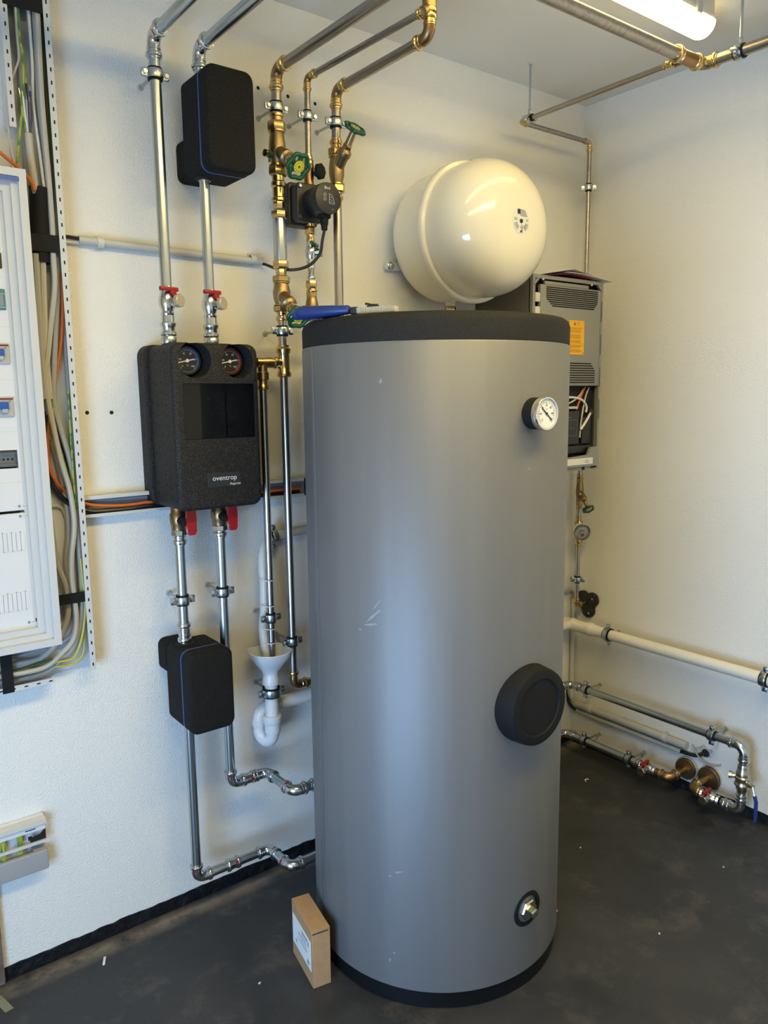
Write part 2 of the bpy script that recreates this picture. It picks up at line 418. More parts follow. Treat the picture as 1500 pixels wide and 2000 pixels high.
def handwheel(parent, p, n, R, disc='yellow', name='handwheel'):
    n = n.normalized(); u = n.cross(Z); u = u.normalized() if u.length > .01 else X.copy(); w = n.cross(u)
    mb = MB(); k = 56; pts = []
    for i in range(k):
        a = 2 * PI * i / k; q = R * (1 + .075 * math.cos(6 * a)) * .84
        pts.append(p + (u * math.cos(a) + w * math.sin(a)) * q)
    mb.sweep(pts, R * .17, 10, closed=True)
    for i in range(3):
        a = 2 * PI * i / 3 + .5; d = u * math.cos(a) + w * math.sin(a)
        mb.obox(p + d * R * .45, d * R * .4, n.cross(d) * R * .2, n * R * .09, R * .04)
    mb.lathe(p - n * R * .3, n, [(0, R * .3), (R * .25, R * .42), (R * .38, R * .46)], 20)
    wheel = mb.build(name, 'green', parent)
    dd = MB().lathe(p + n * R * .08, n, [(0, R * .43), (R * .05, R * .43), (R * .055, R * .40)], 24).build('index_disc', disc, wheel)
    lab(dd, 'yellow numbered disc')
    tk = MB()
    for i in range(12):
        a = 2 * PI * i / 12; d = u * math.cos(a) + w * math.sin(a)
        tk.obox(p + n * R * .138 + d * R * .31, d * R * .055, n.cross(d) * R * .02, n * R * .003)
    tk.ring(p + n * R * .138, n, R * .1, R * .03, R * .012, 12)
    stuff(tk.build('index_marks', 'ink', wheel))
    return wheel
def yvalve(name, label, c, zt, zb, r, bd, bl, wr, nut_r, disc='yellow', drain=None, group=None, wheel=True, body='gunmetal'):
    """slanted-seat valve on a vertical pipe: body, two union nuts, slanted bonnet, stem, handwheel"""
    c = V(c); bd = V(bd).normalized(); top = V((c.x, c.y, zt)); bot = V((c.x, c.y, zb)); h = zt - zb; nl = h * .17
    root = thing(name, label, 'valve', bot, group)
    MB().lathe(bot, Z, [(nl * .8, r * 1.05), (h * .25, r * 1.2), (h * .38, r * 1.45), (h * .55, r * 1.5), (h * .72, r * 1.3), (h - nl * .8, r * 1.05)], 24).build('body', body, root)
    for p, s in ((bot, 1), (top, -1)):
        m = MB(); m.nut(p, Z * s, nl, nut_r, 6); m.lathe(p + Z * s * nl, Z * s, [(0, nut_r * .93), (nl * .18, nut_r * .93), (nl * .22, r * 1.1)], 20)
        m.build('union_nut', 'brassnut', root)
    s0 = c - bd * r * .4
    bo = MB().lathe(s0, bd, [(0, r * 1.0), (bl * .38, r * 1.12), (bl * .42, r * 1.3), (bl * .52, r * 1.3), (bl * .55, r * 1.0), (bl * .62, r * .72), (bl * .95, r * .6)], 20).build('bonnet', body, root)
    MB().nut(s0 + bd * bl * .56, bd, bl * .12, r * .95, 6).build('gland_nut', 'brass', bo)
    MB().cyl(s0 + bd * bl * .9, s0 + bd * (bl + .004), r * .42, seg=14).build('stem', 'brass', root)
    if wheel: handwheel(root, s0 + bd * (bl + .004), bd, wr, disc)
    if drain is not None:
        dv = V(drain).normalized(); k = c - Z * h * .12
        dc = MB().lathe(k, dv, [(r * 1.1, r * .5), (r * 1.7, r * .5), (r * 1.75, r * .62), (r * 2.3, r * .62)], 14).build('drain_cock', 'green', root)
        MB().lathe(k, dv, [(r * 2.3, r * .5), (r * 2.45, r * .62), (r * 3.1, r * .62), (r * 3.15, r * .5)], 14).build('drain_cap', 'brass', dc)
        MB().obox(k + dv * r * 2.0 - Z * r * .9, X * r * .16, Y * r * .16, Z * r * .45, r * .08).build('drain_lever', 'green', dc)
    return root
def ball_valve(name, label, p, axis, up, side, l, r, hm, group=None, body='press', capm='cap', hl=0.052):
    """small ball valve: body along axis, T-handle on top (up), stub with sealing cap to the side"""
    p = V(p); a = axis.normalized()
    root = thing(name, label, 'valve', p, group)
    mb = MB(); mb.lathe(p - a * l / 2, a, [(0, r * 1.12), (l * .1, r * 1.32), (l * .18, r * 1.12), (l * .25, r * 1.25), (l * .4, r * 1.55), (l * .6, r * 1.55), (l * .75, r * 1.25), (l * .82, r * 1.12), (l * .9, r * 1.32), (l, r * 1.12)], 20)
    mb.build('body', body, root)
    st = MB().lathe(p, side, [(r * .8, r * .95), (r * 1.7, r * .95), (r * 1.75, r * 1.15), (r * 2.5, r * 1.15)], 18).build('stub', body, root)
    MB().nut(p + side * r * 2.5, side, r * 1.0, r * 1.25, 8).build('sealing_cap', capm, st)
    q = p + side * r * 1.6 + up * r * 1.0
    sp = MB().cyl(q - up * r * .2, q + up * r * .85, r * .45, seg=12).build('spindle', hm, root)
    t = up.cross(side).normalized()
    hx = (t * (1 if t.x + t.y * .3 > 0 else -1) + side * .25).normalized() if axis.z > .5 else side
    mb = MB(); mb.obox(q + up * r * 1.15 - hx * (hl * .22 if axis.z > .5 else 0), hx * hl * .5, up.cross(hx) * r * .42, up * r * .40, r * .2)
    mb.obox(q + up * r * .7, hx * r * .6, up.cross(hx) * r * .4, up * r * .5, r * .15)
    mb.build('handle', hm, root)
    return root
def cable(name, label, pts, r, m, group=None, cat='cable', k=5, seg=8):
    o = MB().sweep(smooth([V(p) for p in pts], k), r, seg).build(name, m)
    return tag(o, label, cat, group)

# ================================================================== the room
def slab(name, a, b, m, bev=0): return struct(MB().box(a, b, bev).build(name, m))
XF, YR = -3.3, -3.4                             # far wall with the added low window, rear wall
struct(MB().box((XF - .12, YR - .12, -.1), (.1, .1, 0)).build('floor', 'floor', org=(0, 0, 0)))
slab('ceiling', (XF - .12, YR - .12, H), (.1, .1, H + .1), 'ceiling')
wl = struct(MB().box((XF - .12, 0, 0), (.1, .12, H)).build('wall_left', 'plaster', org=(0, 0, 0)))
wr_ = struct(MB().box((0, YR - .12, 0), (.12, 0, H)).build('wall_right', 'plaster', org=(0, 0, 0)))
slab('wall_rear', (XF - .12, YR - .12, 0), (0, YR, H), 'plaster')
D0, D1 = -2.20, -1.00
mb = MB()
mb.box((XF - .12, YR, 0), (XF, D0, H)); mb.box((XF - .12, D1, 0), (XF, 0, H)); mb.box((XF - .12, D0, 1.36), (XF, D1, H)); mb.box((XF - .12, D0, 0), (XF, D1, .08))
struct(mb.build('wall_far', 'plaster'))
win = struct(thing('added_window_1', None, None, (XF - .06, (D0 + D1) / 2, .08)))  # unseen window added, shaped low to keep the daylight down on the walls
mb = MB()
for a, b in (((XF - .10, D0, .08), (XF - .05, D0 + .05, 1.36)), ((XF - .10, D1 - .05, .08), (XF - .05, D1, 1.36)), ((XF - .10, D0 + .05, 1.31), (XF - .05, D1 - .05, 1.36)), ((XF - .10, D0 + .05, .08), (XF - .05, D1 - .05, .13))): mb.box(a, b)
mb.build('added_window_frame', 'whitemetal', win)
MB().box((XF - .08, D0 + .05, .13), (XF - .075, D1 - .05, 1.31)).build('pane', 'glass', win)

def skirting(name, a, b, n):
    """bitumen strip with a ragged upper edge"""
    mb = MB(); k = 120; bot0, bot1, top0, top1 = [], [], [], []
    for i in range(k + 1):
        p = a.lerp(b, i / k); h = .037 + random.uniform(-.0022, .0022)
        bot0.append(p); bot1.append(p + n * .006); top0.append(p + Z * h); top1.append(p + Z * h + n * .004)
    bm = mb.bm; g = [[bm.verts.new(q) for q in r] for r in (bot0, bot1, top1, top0)]
    for i in range(k):
        for j in range(3): bm.faces.new((g[j][i], g[j][i + 1], g[j + 1][i + 1], g[j + 1][i]))
    return struct(mb.build(name, 'tar'))
skirting('baseboard_left', V((-2.268, -.0004, .0003)), V((-.006, -.0004, .0003)), -Y)
skirting('baseboard_right', V((-.0004, 0, .0003)), V((-.0004, YR + .01, .0003)), -X)
struct(MB().box((-2.30, -.02, .004), (-2.271, -.0008, .36), .003).build('trim_1', 'wood'))
def hole(parent, p, n, r):
    MB().lathe(p + n * .0006, n, [(0, r * 1.25), (.0004, r * .9)], 10).build('drill_hole', 'hole', parent)
for x, z in ((-1.961, 1.464), (-1.899, 1.463), (-1.434, 2.354), (-1.338, 2.352), (-1.246, 2.351)): hole(wl, L(x, 0, z), -Y, .0042)

# ================================================================== hot water tank
TC = V((-1.2255, -.5096, 0)); TR = .3413
tank = thing('hot_water_tank', 'tall silver grey cylindrical hot water tank with a charcoal lid', 'tank', TC)
MB().lathe(TC + Z * .0, Z, [(.0005, TR - .010), (.004, TR - .005), (.05, TR - .005), (.052, TR - .03)], 96).build('plinth', 'plinth', tank)
MB().lathe(TC, Z, [(.045, TR - .02), (.045, TR - .003), (.048, TR), (1.612, TR), (1.617, TR - .003), (1.6175, TR - .03)], 128).build('jacket', 'tank', tank)
MB().lathe(TC, Z, [(1.6175, TR - .02), (1.6175, TR - .0015), (1.660, TR - .001), (1.672, TR - .005), (1.6785, TR - .014), (1.681, TR - .03), (1.6815, .05), (1.6815, .001)], 128).build('lid', 'lid', tank)
a0 = math.radians(168.5)
sm = MB(); u = V((math.cos(a0), math.sin(a0), 0))
sm.obox(TC + u * (TR + .0003) + Z * .83, u * .0012, V((-u.y, u.x, 0)) * .012, Z * .782, .0006).build('jacket_seam', 'tank', tank)
def scuff(ang, z, l, w, tilt):
    a = math.radians(ang); n = V((math.cos(a), math.sin(a), 0)); t = V((-n.y, n.x, 0))
    d = t * math.cos(tilt) + Z * math.sin(tilt); e = n.cross(d); k = 14; pts = []
    for i in range(k):
        b = 2 * PI * i / k; q = 1 + random.uniform(-.35, .35); v = TC + n * TR + Z * z + d * l * math.cos(b) * q + e * w * math.sin(b) * q
        h = v - TC; zz = h.z; h.z = 0; h.normalize(); pts.append((TC + h * (TR + .0002) + Z * zz, TC + h * (TR + .0005) + Z * zz))
    MB().rings([[p[0] for p in pts], [p[1] for p in pts]]).build('scuff_mark', 'scuff', tank)
for sc_ in ((-155.5, .995, .030, .0035, .75), (-156.5, .972, .018, .0030, .2), (-154.2, 1.022, .016, .0016, .9), (-162, .955, .004, .0025, 0), (-146, .36, .010, .0018, .3), (-150, .345, .004, .003, .3), (-148.5, .14, .004, .002, .8), (-150.3, .118, .005, .002, 1.2), (-151.5, 1.53, .006, .0025, 1.2), (-92, 1.33, .003, .002, 0)): scuff(*sc_)
# thermometer
p = L(-1.228, .8505, 1.455)
th = MB().lathe(p + Y * .01, -Y, [(0, .036), (.036, .036), (.037, .033)], 36).build('thermometer', 'blacksoft', tank)
MB().lathe(p - Y * .026, -Y, [(0, .0365), (.002, .038), (.013, .038), (.0165, .0365), (.0165, .0335), (.012, .0335)], 40, cap=False).build('bezel', 'chrome', th)
MB().lathe(p - Y * .036, -Y, [(0, .034), (.003, .034)], 36).build('dial', 'dialwhite', th)
tk = MB(); q = p - Y * .0394
for i in range(25):
    a = math.radians(225 - i * 270 / 24); d = X * math.cos(a) + Z * math.sin(a); l = .0035 if i % 4 == 0 else .002
    tk.obox(q + d * (.0275 - l), d * l, Y * .0002, (d.cross(Y)) * .0004)
stuff(tk.build('scale_marks', 'ink', th))
for i, s in enumerate(('0', '20', '40', '60', '80', '100', '120')):
    a = math.radians(225 - i * 45); text(s, .0068, q + (X * math.cos(a) + Z * math.sin(a)) * .0185, X, Z, 'ink', th, 'numeral')
text('°C', .006, q + Z * .009, X, Z, 'ink', th, 'numeral')
nd = MB(); d = (X * .62 - Z * .5).normalized(); nd.obox(q - Y * .001 + d * .001, d * .021, Y * .0004, d.cross(Y) * .0011); nd.lathe(q - Y * .0004, -Y, [(0, .003), (.0018, .003)], 12)
nd.build('needle', 'ink', th)
# inspection flange cover
p = L(-1.229, .842, .766)
fl = MB().lathe(p + Y * .012, -Y, [(0, .0975), (.012, .0975), (.05, .094), (.058, .092), (.060, .088), (.060, .070), (.0565, .068), (.0565, .001)], 56).build('inspection_cover', 'blacksoft', tank)
# drain plug
p = L(-1.217, .8475, .218)
pg = MB().lathe(p + Y * .02, -Y, [(0, .046), (.021, .047), (.0245, .045), (.0245, .034), (.012, .031), (.010, .001)], 40).build('plug_collar', 'blacksoft', tank)
pl = MB().nut(p + Y * .015, -Y, .028, .0265, 6, .3).build('drain_plug', 'capmetal', pg)
lab(pl, 'greyish metal hexagon plug'); MB().obox(p - Y * .0215, X * .0085 + Z * .003, Y * .0095, Z * .0085 - X * .003, .0015).build('square_peg', 'galv', pg)

# ================================================================== things lying on the tank and the floor
LZ = 1.6815
pl = thing('pliers', 'blue handled pliers with a grey serrated jaw lying on the tank lid', 'tool', (-1.53, -.55, LZ))
def stick(a, b, r0, r1, m, name, par):
    a, b = V(a), V(b); dd = (b - a); l = dd.length
    MB().lathe(a, dd, [(0, r0 * .55), (l * .03, r0 * .9), (l * .1, r0), (l * .5, r0 * .95), (l * .97, r1), (l, r1 * .8)], 14).build(name, m, par)
stick((-1.592, -.436, 1.6945), (-1.526, -.560, 1.6935), .0135, .0105, 'bluegrip', 'grip', pl)
stick((-1.572, -.385, 1.6935), (-1.512, -.500, 1.6925), .0120, .0095, 'bluegrip', 'grip', pl)
c0 = V((-1.521, -.566, LZ + .0085)); dd = (V((-1.455, -.685, 0)) - V((-1.521, -.566, 0))).normalized(); sd = Z.cross(dd)
MB().obox(c0 + dd * .006, dd * .009, sd * .011, Z * .0085, .002).build('pivot', 'darkgrey', pl)
jw = MB(); jw.obox(c0 + dd * .060 - Z * .002, dd * .050, sd * .009, Z * .0062, .001)
for i in range(24): jw.obox(c0 + dd * (.014 + i * .004) + Z * .0045, dd * .0012, sd * .009, Z * .0022)
for i in range(24): jw.obox(c0 + dd * (.014 + i * .004) - sd * .0093, dd * .0012, sd * .0014, Z * .006)
jw.build('serrated_jaw', 'conduit', pl)
MB().sweep(smooth([V((-1.51, -.50, 1.691)), V((-1.512, -.53, 1.691)), V((-1.518, -.56, 1.690))]), .005, 10).build('lever', 'darkgrey', pl)
cl = thing('spring_clip', 'small black clip lying on the grey serrated jaw', 'clip', c0 + dd * .05 + Z * .0068)
MB().sweep([c0 + dd * .031 + Z * .0150, c0 + dd * .036 + Z * .0142, c0 + dd * .046 + Z * .0115, c0 + dd * .062 + Z * .0105], .0024, 8).build('wire', 'black', cl)
MB().obox(c0 + dd * .050 + Z * .0085, dd * .014, sd * .005, Z * .002, .001).build('foot', 'black', cl)

bx = thing('cardboard_box', 'narrow brown cardboard box standing on the floor against the tank', 'box', (-1.608, -.453, 0))
e1 = V((.0508, -.0096, 0)).normalized(); e2 = V((.0096, .0508, 0)).normalized(); c0 = V((-1.651, -.523, 0))
bw, bl_, bh = .0495, .150, .157
MB().obox(c0 + e1 * bw / 2 + e2 * bl_ / 2 + Z * bh / 2, e1 * bw / 2, e2 * bl_ / 2, Z * bh / 2, .0012, 1).build('carton', 'kraft', bx)
fl_ = MB(); fl_.obox(c0 + e1 * bw / 2 + e2 * bl_ / 2 + Z * (bh + .0018), e1 * (bw / 2), e2 * (bl_ / 2 + .0006), Z * .0012 + e1 * 0, .0005, 1)
fl_.build('lid_flap', 'kraft', bx)
MB().obox(c0 + e1 * bw * .45 - e2 * .0004 + Z * (bh - .0042), e1 * bw * .44, e2 * .0005, Z * .0012 + e1 * .0).build('flap_gap', 'ink', bx)
lb = MB().obox(c0 - e1 * .0003 + e2 * .077 + Z * .083, e1 * .0003, e2 * .067, Z * .042).build('label_sheet', 'paper', bx)
tk = MB()
for i, (s, zz, hl, hh) in enumerate(((.055, .112, .035, .003), (.06, .103, .03, .0012), (.07, .097, .05, .001), (.07, .09, .052, .001), (.06, .083, .045, .001), (.075, .075, .055, .001), (.028, .107, .006, .006), (.03, .056, .011, .006), (.118, .058, .008, .003))):
    tk.obox(c0 - e1 * .0008 + e2 * s + Z * zz, e1 * .0002, e2 * hl * .6, Z * hh)
stuff(tk.build('print', 'inkgrey', lb))

tag(MB().obox(V((-2.042, -.091, .0018)), V((.006, .014, 0)), V((.003, -.001, 0)), Z * .0015, .0006).build('plaster_flake', 'paper'), 'small white flake on the floor below the left skirting', 'debris')
tag(MB().sweep(smooth([V((-.249, -.283, .002)), V((-.243, -.273, .003)), V((-.233, -.272, .003)), V((-.228, -.279, .002))]), .0018, 6).build('cable_scrap', 'paper'), 'tiny curved white scrap on the floor near the right wall', 'debris')
tag(MB().obox(V((-2.29, -.083, .001)), V((.010, .002, 0)), V((-.008, .032, 0)), Z * .0006).build('tape_piece', 'tape'), 'piece of khaki tape stuck on the floor at the left edge', 'tape')
for i, (x, y) in enumerate(((-2.03, -.42), (-.62, -.55), (-.93, -.71), (-1.75, -.42), (-.35, -.9), (-.78, -.95))):
    tag(MB().obox(V((x, y, .0012)), V((.003, .0015, 0)), V((-.001, .0022, 0)), Z * .0011, .0005).build('plaster_crumb', 'crumb'), ('tiny pale plaster crumb on the floor between cardboard box and left wall', 'tiny pale plaster crumb on the floor right of the tank foot', 'tiny pale plaster crumb on the floor closest to the tank plinth at the right', 'tiny pale plaster crumb on the floor just left of the cardboard box', 'tiny pale plaster crumb on the floor near the right picture edge', 'tiny pale plaster crumb on the floor in the lower right')[i], 'debris', 'plaster crumbs on the dark floor')

# ================================================================== heating pipes on the left wall
D = .10; R1 = .0134
P1, P2 = -1.773, -1.655
pipe_run('heating_pipe', 'galvanised pipe coming from the ceiling down to the pump group, left of the two', [L(P1, 1.6, 2.372), L(P1, D, 2.372), L(P1, D, 1.765)], .0142, 'galv', 'press', marks=True, sl=.028)
pipe_run('heating_pipe', 'galvanised pipe running overhead into the upper black foam box', [L(P2, 1.6, 2.372), L(P2, D, 2.372), L(P2, D, 2.27)], .0142, 'galv', 'press', marks=True, sl=.028)
pipe_run('heating_pipe', 'short galvanised pipe between upper foam box and pump group', [L(P2, D, 2.085), L(P2, D, 1.765)], R1, 'galv', 'press', start=.034)
pipe_run('heating_pipe', 'short galvanised pipe from pump group down to the lower foam box', [L(P1, D, 1.138), L(P1, D, .80)], R1, 'galv', 'press', coup=((0, .80),), start=.03)
pipe_run('heating_pipe', 'galvanised pipe with bends low on the wall, entering the tank higher up', [L(P2, D, 1.146), L(P2, D, .386), L(-1.537, D, .386), L(-1.537, .252, .386), L(-1.452, .252, .386)], R1, 'galv', 'press', marks=True, coup=((1, .45),), start=.03, end=.03, bend=1.7, sl=.022)
pipe_run('heating_pipe', 'lowest galvanised pipe from the lower foam box, entering the tank near the floor', [L(P1, D, .66), L(P1, D, .137), L(-1.537, D, .137), L(-1.537, .222, .137), L(-1.412, .222, .137)], R1, 'galv', 'press', marks=True, coup=((1, .47),), end=.03, bend=1.7, sl=.022)
clamp('pipe clamp high on the leftmost galvanised pipe', L(P1, D, 2.282), Z, L(P1, 0, 2.282), .0142)
clamp('pipe clamp on the left galvanised pipe below the pump group', L(P1, D, .958), Z, L(P1, 0, .958), R1)
clamp('pipe clamp on the right galvanised pipe below the pump group', L(P2, D, .962), Z, L(P2, 0, .962), R1)

# valves above and below the pump group
nm = ('left of the two red handled valves on top of the pump group', 'right of the two red handled valves on top of the pump group')
for i, x in enumerate((P1, P2)):
    ball_valve('ball_valve', nm[i], L(x, D, 1.742), Z, Z * 1.0, V((.42, -.9, 0)).normalized(), .075, .0135, 'red')
    w = thing('union', ('steel union screwed into the pump group under the left red valve', 'steel union screwed into the pump group under the right red valve')[i], 'fitting', L(x, D, 1.632))
    MB().nut(L(x, D, 1.634), Z, .022, .0205, 8).build('union_nut', 'galv', w)
    m = MB(); m.lathe(L(x, D, 1.655), Z, [(0, .0165), (.004, .0205), (.010, .0205), (.013, .017), (.022, .017), (.027, .0205), (.034, .0205), (.036, .0165), (.052, .0165)], 24); m.build('press_socket', 'press', w)
    v = thing('shut_off_valve', ('left brass shut-off valve with red lever below the pump group', 'right brass shut-off valve with red lever below the pump group')[i], 'valve', L(x, D, 1.14))
    MB().lathe(L(x, D, 1.148), Z, [(0, .019), (.018, .0205), (.022, .0225), (.045, .0225), (.05, .019), (.066, .019)], 20).build('body', 'bronze', v)
    MB().nut(L(x, D, 1.136), Z, .016, .0215, 8).build('union_nut', 'press', v)
    MB().cyl(L(x, D + .014, 1.178), L(x + .010, D + .05, 1.178), .013, .015).build('spindle', 'blacksoft', v)
    m = MB(); m.rings([[L(x + .012 + a, D + dd_, b) for a, b in ((-w_, z), (-w_ * .8, z - .003), (w_ * .8, z - .003), (w_, z), (w_ * .8, z + .001), (-w_ * .8, z + .001))] for dd_, w_, z in ()]) if False else None
    m.prism([(-.0115, .03), (-.0135, .0), (-.0125, -.035), (-.008, -.043), (.008, -.043), (.0125, -.035), (.0135, 0), (.0115, .03)], L(x + .012, D + .050, 1.186), X, Z, -.011 if False else .011)
    m.build('lever', 'red', v)

# pump group in its black foam shell
pg = thing('pump_group', 'black foam clad heating pump group with two thermometers', 'pump', L(-1.69, 0, 1.212))
m = MB(); rbox(m, -1.823, -1.583, 1.214, 1.637, .001, .048, .030, .006); m.build('rear_shell', 'epp', pg)
m = MB(); rbox(m, -1.812, -1.574, 1.212, 1.635, .052, .205, .026, .012); fs = m.build('front_shell', 'epp', pg)
m = MB()
for x in (-1.752, -1.634): m.lathe(L(x, .135, 1.592), -Y, [(0, .041), (.055, .044), (.09, .046)], 40)
cut(fs, m)
m = MB(); m.box((-1.788, -.25, 1.394), (-1.588, -.168, 1.534), .003, 1); cut(fs, m)
for i, (x, dm, sn) in enumerate(((-1.752, 'dialblue', 'left gauge with blue rim'), (-1.634, 'dialred', 'right gauge with red rim'))):
    q = L(x, .138, 1.592)
    g = lab(MB().lathe(q, -Y, [(-.001, .038), (.022, .038), (.026, .035), (.026, .030)], 36, cap=False).build('gauge', 'black', pg), sn)
    MB().lathe(q - Y * .018, -Y, [(0, .034), (.004, .034)], 36).build('dial', 'dialblack', g)
    cr = MB(); k = 30; ro = []
    for j in range(k + 1):
        a = math.radians(135 - 250 * j / k); dd = X * math.cos(a) + Z * math.sin(a)
        ro.append((q - Y * .0225 + dd * .0275, q - Y * .0225 + dd * .0338))
    for j in range(k):
        a, b = ro[j]; c, d_ = ro[j + 1]; cr.obox((a + b + c + d_) / 4, (b - a) / 2, (c - a) * .55, Y * .0004)
    stuff(cr.build('colour_rim', dm, g))
    tk = MB()
    for j in range(21):
        a = math.radians(225 - 270 * j / 20); dd = X * math.cos(a) + Z * math.sin(a)
        tk.obox(q - Y * .0226 + dd * .026, dd * (.0018 if j % 4 == 0 else .0009), Y * .0003, dd.cross(Y) * .0004)
    stuff(tk.build('scale_marks', 'inkwhite', g))
    for j, s in enumerate(('0', '20', '40', '60', '80', '100')):
        a = math.radians(225 - 54 * j); text(s, .0068, q - Y * .0224 + (X * math.cos(a) + Z * math.sin(a)) * .0195, X, Z, 'inkwhite', g, 'numeral')
    text('°C', .006, q - Y * .0224 - Z * .012, X, Z, 'inkwhite', g, 'numeral')
    a = math.radians(12); dd = X * math.cos(a) + Z * math.sin(a)
    m = MB(); m.obox(q - Y * .0232 - dd * .004, dd * .021, Y * .0005, dd.cross(Y) * .0013); m.lathe(q - Y * .0226, -Y, [(0, .0045), (.0012, .0045)], 14)
    m.build('needle', 'inkwhite', g)
# window with the circulation pump behind it
wi = MB().box((-1.787, -.172, 1.395), (-1.589, -.169, 1.533)).build('window_recess', 'dark', pg)
MB().box((-1.787, -.1995, 1.395), (-1.589, -.1985, 1.533)).build('pane', 'smoke', pg)
pp = MB().lathe(L(-1.645, .172, 1.472), -Y, [(0, .05), (.010, .05), (.014, .047)], 32).build('pump_face', 'black', pg)
text('Biral', .013, L(-1.645, .1865, 1.494), X, Z, 'inkfaint', pp, 'lettering')
m = MB(); b0 = L(-1.66, .1866, 1.458)
for pa, pb in (((0, 0), (.03, 0)), ((0, 0), (0, .026)), ((0, .024), (.012, .021)), ((.012, .021), (.022, .013)), ((.022, .013), (.028, 0)), ((.001, .016), (.013, .014)), ((.001, .009), (.018, .007))):
    a = b0 + X * pa[0] + Z * pa[1]; b = b0 + X * pb[0] + Z * pb[1]; dd = (b - a); m.obox((a + b) / 2, dd / 2, Y * .0002, dd.cross(Y).normalized() * .0006)
for k in range(3):
    for j in range(2): m.ring(L(-1.672 - j * .0001, .1866, 1.482 - k * .012), Y, .0026, .0019, .0004, 10)
    m.obox(L(-1.652 + k * .009, .1866, 1.449), X * .0022, Y * .0002, Z * .0018)
stuff(m.build('graph_print', 'inkfaint', pp))
m = MB()
for i in range(22):
    for j in range(30):
        m.obox(L(-1.784 + i * .0045 + (j % 2) * .0022, .1975, 1.399 + j * .0044), X * .0006, Y * .0002, Z * .0006)
stuff(m.build('dot_screen', 'dots', pg))
for x, z in ((-1.706, 1.494), (-1.703, 1.430)): MB().lathe(L(x, .172, z), -Y, [(0, .0035), (.002, .003)], 10).build('screw', 'galv', pg)
pt = MB().box((-1.731, -.2068, 1.268), (-1.638, -.2035, 1.307), .001, 1).build('name_plate', 'darkgrey', pg)
text('oventrop', .0185, L(-1.6845, .2068, 1.292), X, Z, 'inkwhite', pt)
text('Regumat', .0085, L(-1.640, .2068, 1.2755), X, Z, 'inkwhite', pt, align='RIGHT')
m = MB()
for i in range(5):
    for j in range(15):
        if i == 0: y = .025
        else: y = .07 + (i - 1) * .029 + (.004 if j % 3 == 1 else 0)
        x = -1.823 if i == 0 else -1.812
        m.lathe(L(x - .0006, y, 1.245 + j * .0262 + (.006 if i % 2 else 0)), X, [(0, .0027), (.001, .0027)], 8)
stuff(m.build('dimples', 'dark', pg))

# foam insulation boxes on the pipes
fb = thing('insulation_box', 'upper black foam box on the galvanised pipe', 'insulation', L(-1.62, 0, 2.055))
m = MB(); rbox(m, -1.688, -1.557, 2.058, 2.302, .055, .155, .024, .001); m.build('body', 'epp2', fb)
m = MB(); rbox(m, -1.686, -1.60, 2.062, 2.168, .002, .056, .02, .001); m.build('rear_block', 'epp2', fb)
m = MB(); rbox(m, -1.6888, -1.5562, 2.0572, 2.3028, .1545, .1605, .0245, .0008); m.build('seal_cord', 'bluecord', fb)
m = MB(); rbox(m, -1.688, -1.557, 2.058, 2.302, .160, .204, .024, .010); m.build('front_cover', 'epp2', fb)
MB().lathe(L(P2, D, 2.054), Z, [(0, .021), (.004, .024)], 24).build('pipe_opening', 'dark', fb)
fb = thing('insulation_box', 'lower black foam box on the galvanised pipe near the floor', 'insulation', L(-1.745, 0, .61))
m = MB(); rbox(m, -1.810, -1.681, .611, .836, .055, .155, .024, .001); m.build('body', 'epp2', fb)
m = MB(); rbox(m, -1.812, -1.72, .742, .834, .002, .056, .02, .001); m.build('rear_block', 'epp2', fb)
m = MB(); rbox(m, -1.8108, -1.6802, .6102, .8368, .1545, .1605, .0245, .0008); m.build('seal_cord', 'bluecord', fb)
m = MB(); rbox(m, -1.810, -1.681, .611, .836, .160, .204, .024, .010); m.build('front_cover', 'epp2', fb)
MB().lathe(L(P1, D, .833), Z, [(0, .024), (.0045, .026)], 24).build('pipe_opening', 'dark', fb)

# ================================================================== domestic water pipes on the left wall
A, B_, C_ = -1.436, -1.337, -1.242
pipe_run('water_pipe', 'thick steel water pipe overhead with bronze bend, left of the three', [L(A + .012, 1.3, 2.372), L(A + .004, D, 2.372), L(A, D, 2.234)], .0138, 'steeldark', 'brass', elb='bronze', sl=.03, end=.03)
pipe_run('water_pipe', 'thin steel water pipe overhead with bronze bend, middle of the three', [L(-1.262, .512, 2.408), L(B_ + .002, D, 2.372), L(B_, D, 2.14)], .0085, 'steeldark', 'brass', elb='bronze', sl=.022, end=.03, start=.02)
pipe_run('water_pipe', 'steel water pipe overhead rising into a bronze tee, right of the three', [L(-1.50, .505, 2.508), L(-1.236, .505, 2.508), L(-1.236, .505, 2.362), L(C_ + .004, D, 2.362), L(C_, D, 2.198)], .0130, 'steeldark', 'brass', elb='bronze', sl=.028, end=.03, coup=((1, .45),))
t = thing('pipe_tee', 'bronze tee joining the thin overhead pipe to the rising pipe', 'fitting', L(-1.236, .505, 2.42))
MB().lathe(L(-1.236, .505, 2.415), Z, [(0, .0175), (.03, .018)], 20).build('body', 'gunmetal', t)
MB().cyl(L(-1.236, .505, 2.428), L(-1.262, .509, 2.410), .0125, .012).build('branch', 'gunmetal', t)
for lb_, x, z, r in (('pipe clamp on the left steel water pipe above its valve', A, 2.274, .0138), ('pipe clamp on the thin middle water pipe above the black pump', B_, 2.272, .0085), ('pipe clamp on the right water pipe above its green wheel', C_, 2.272, .0130), ('pipe clamp on the left water pipe beside the tank lid', A - .002, 1.682, .0125)):
    clamp(lb_, L(x, D, z), Z, L(x, 0, z), r)
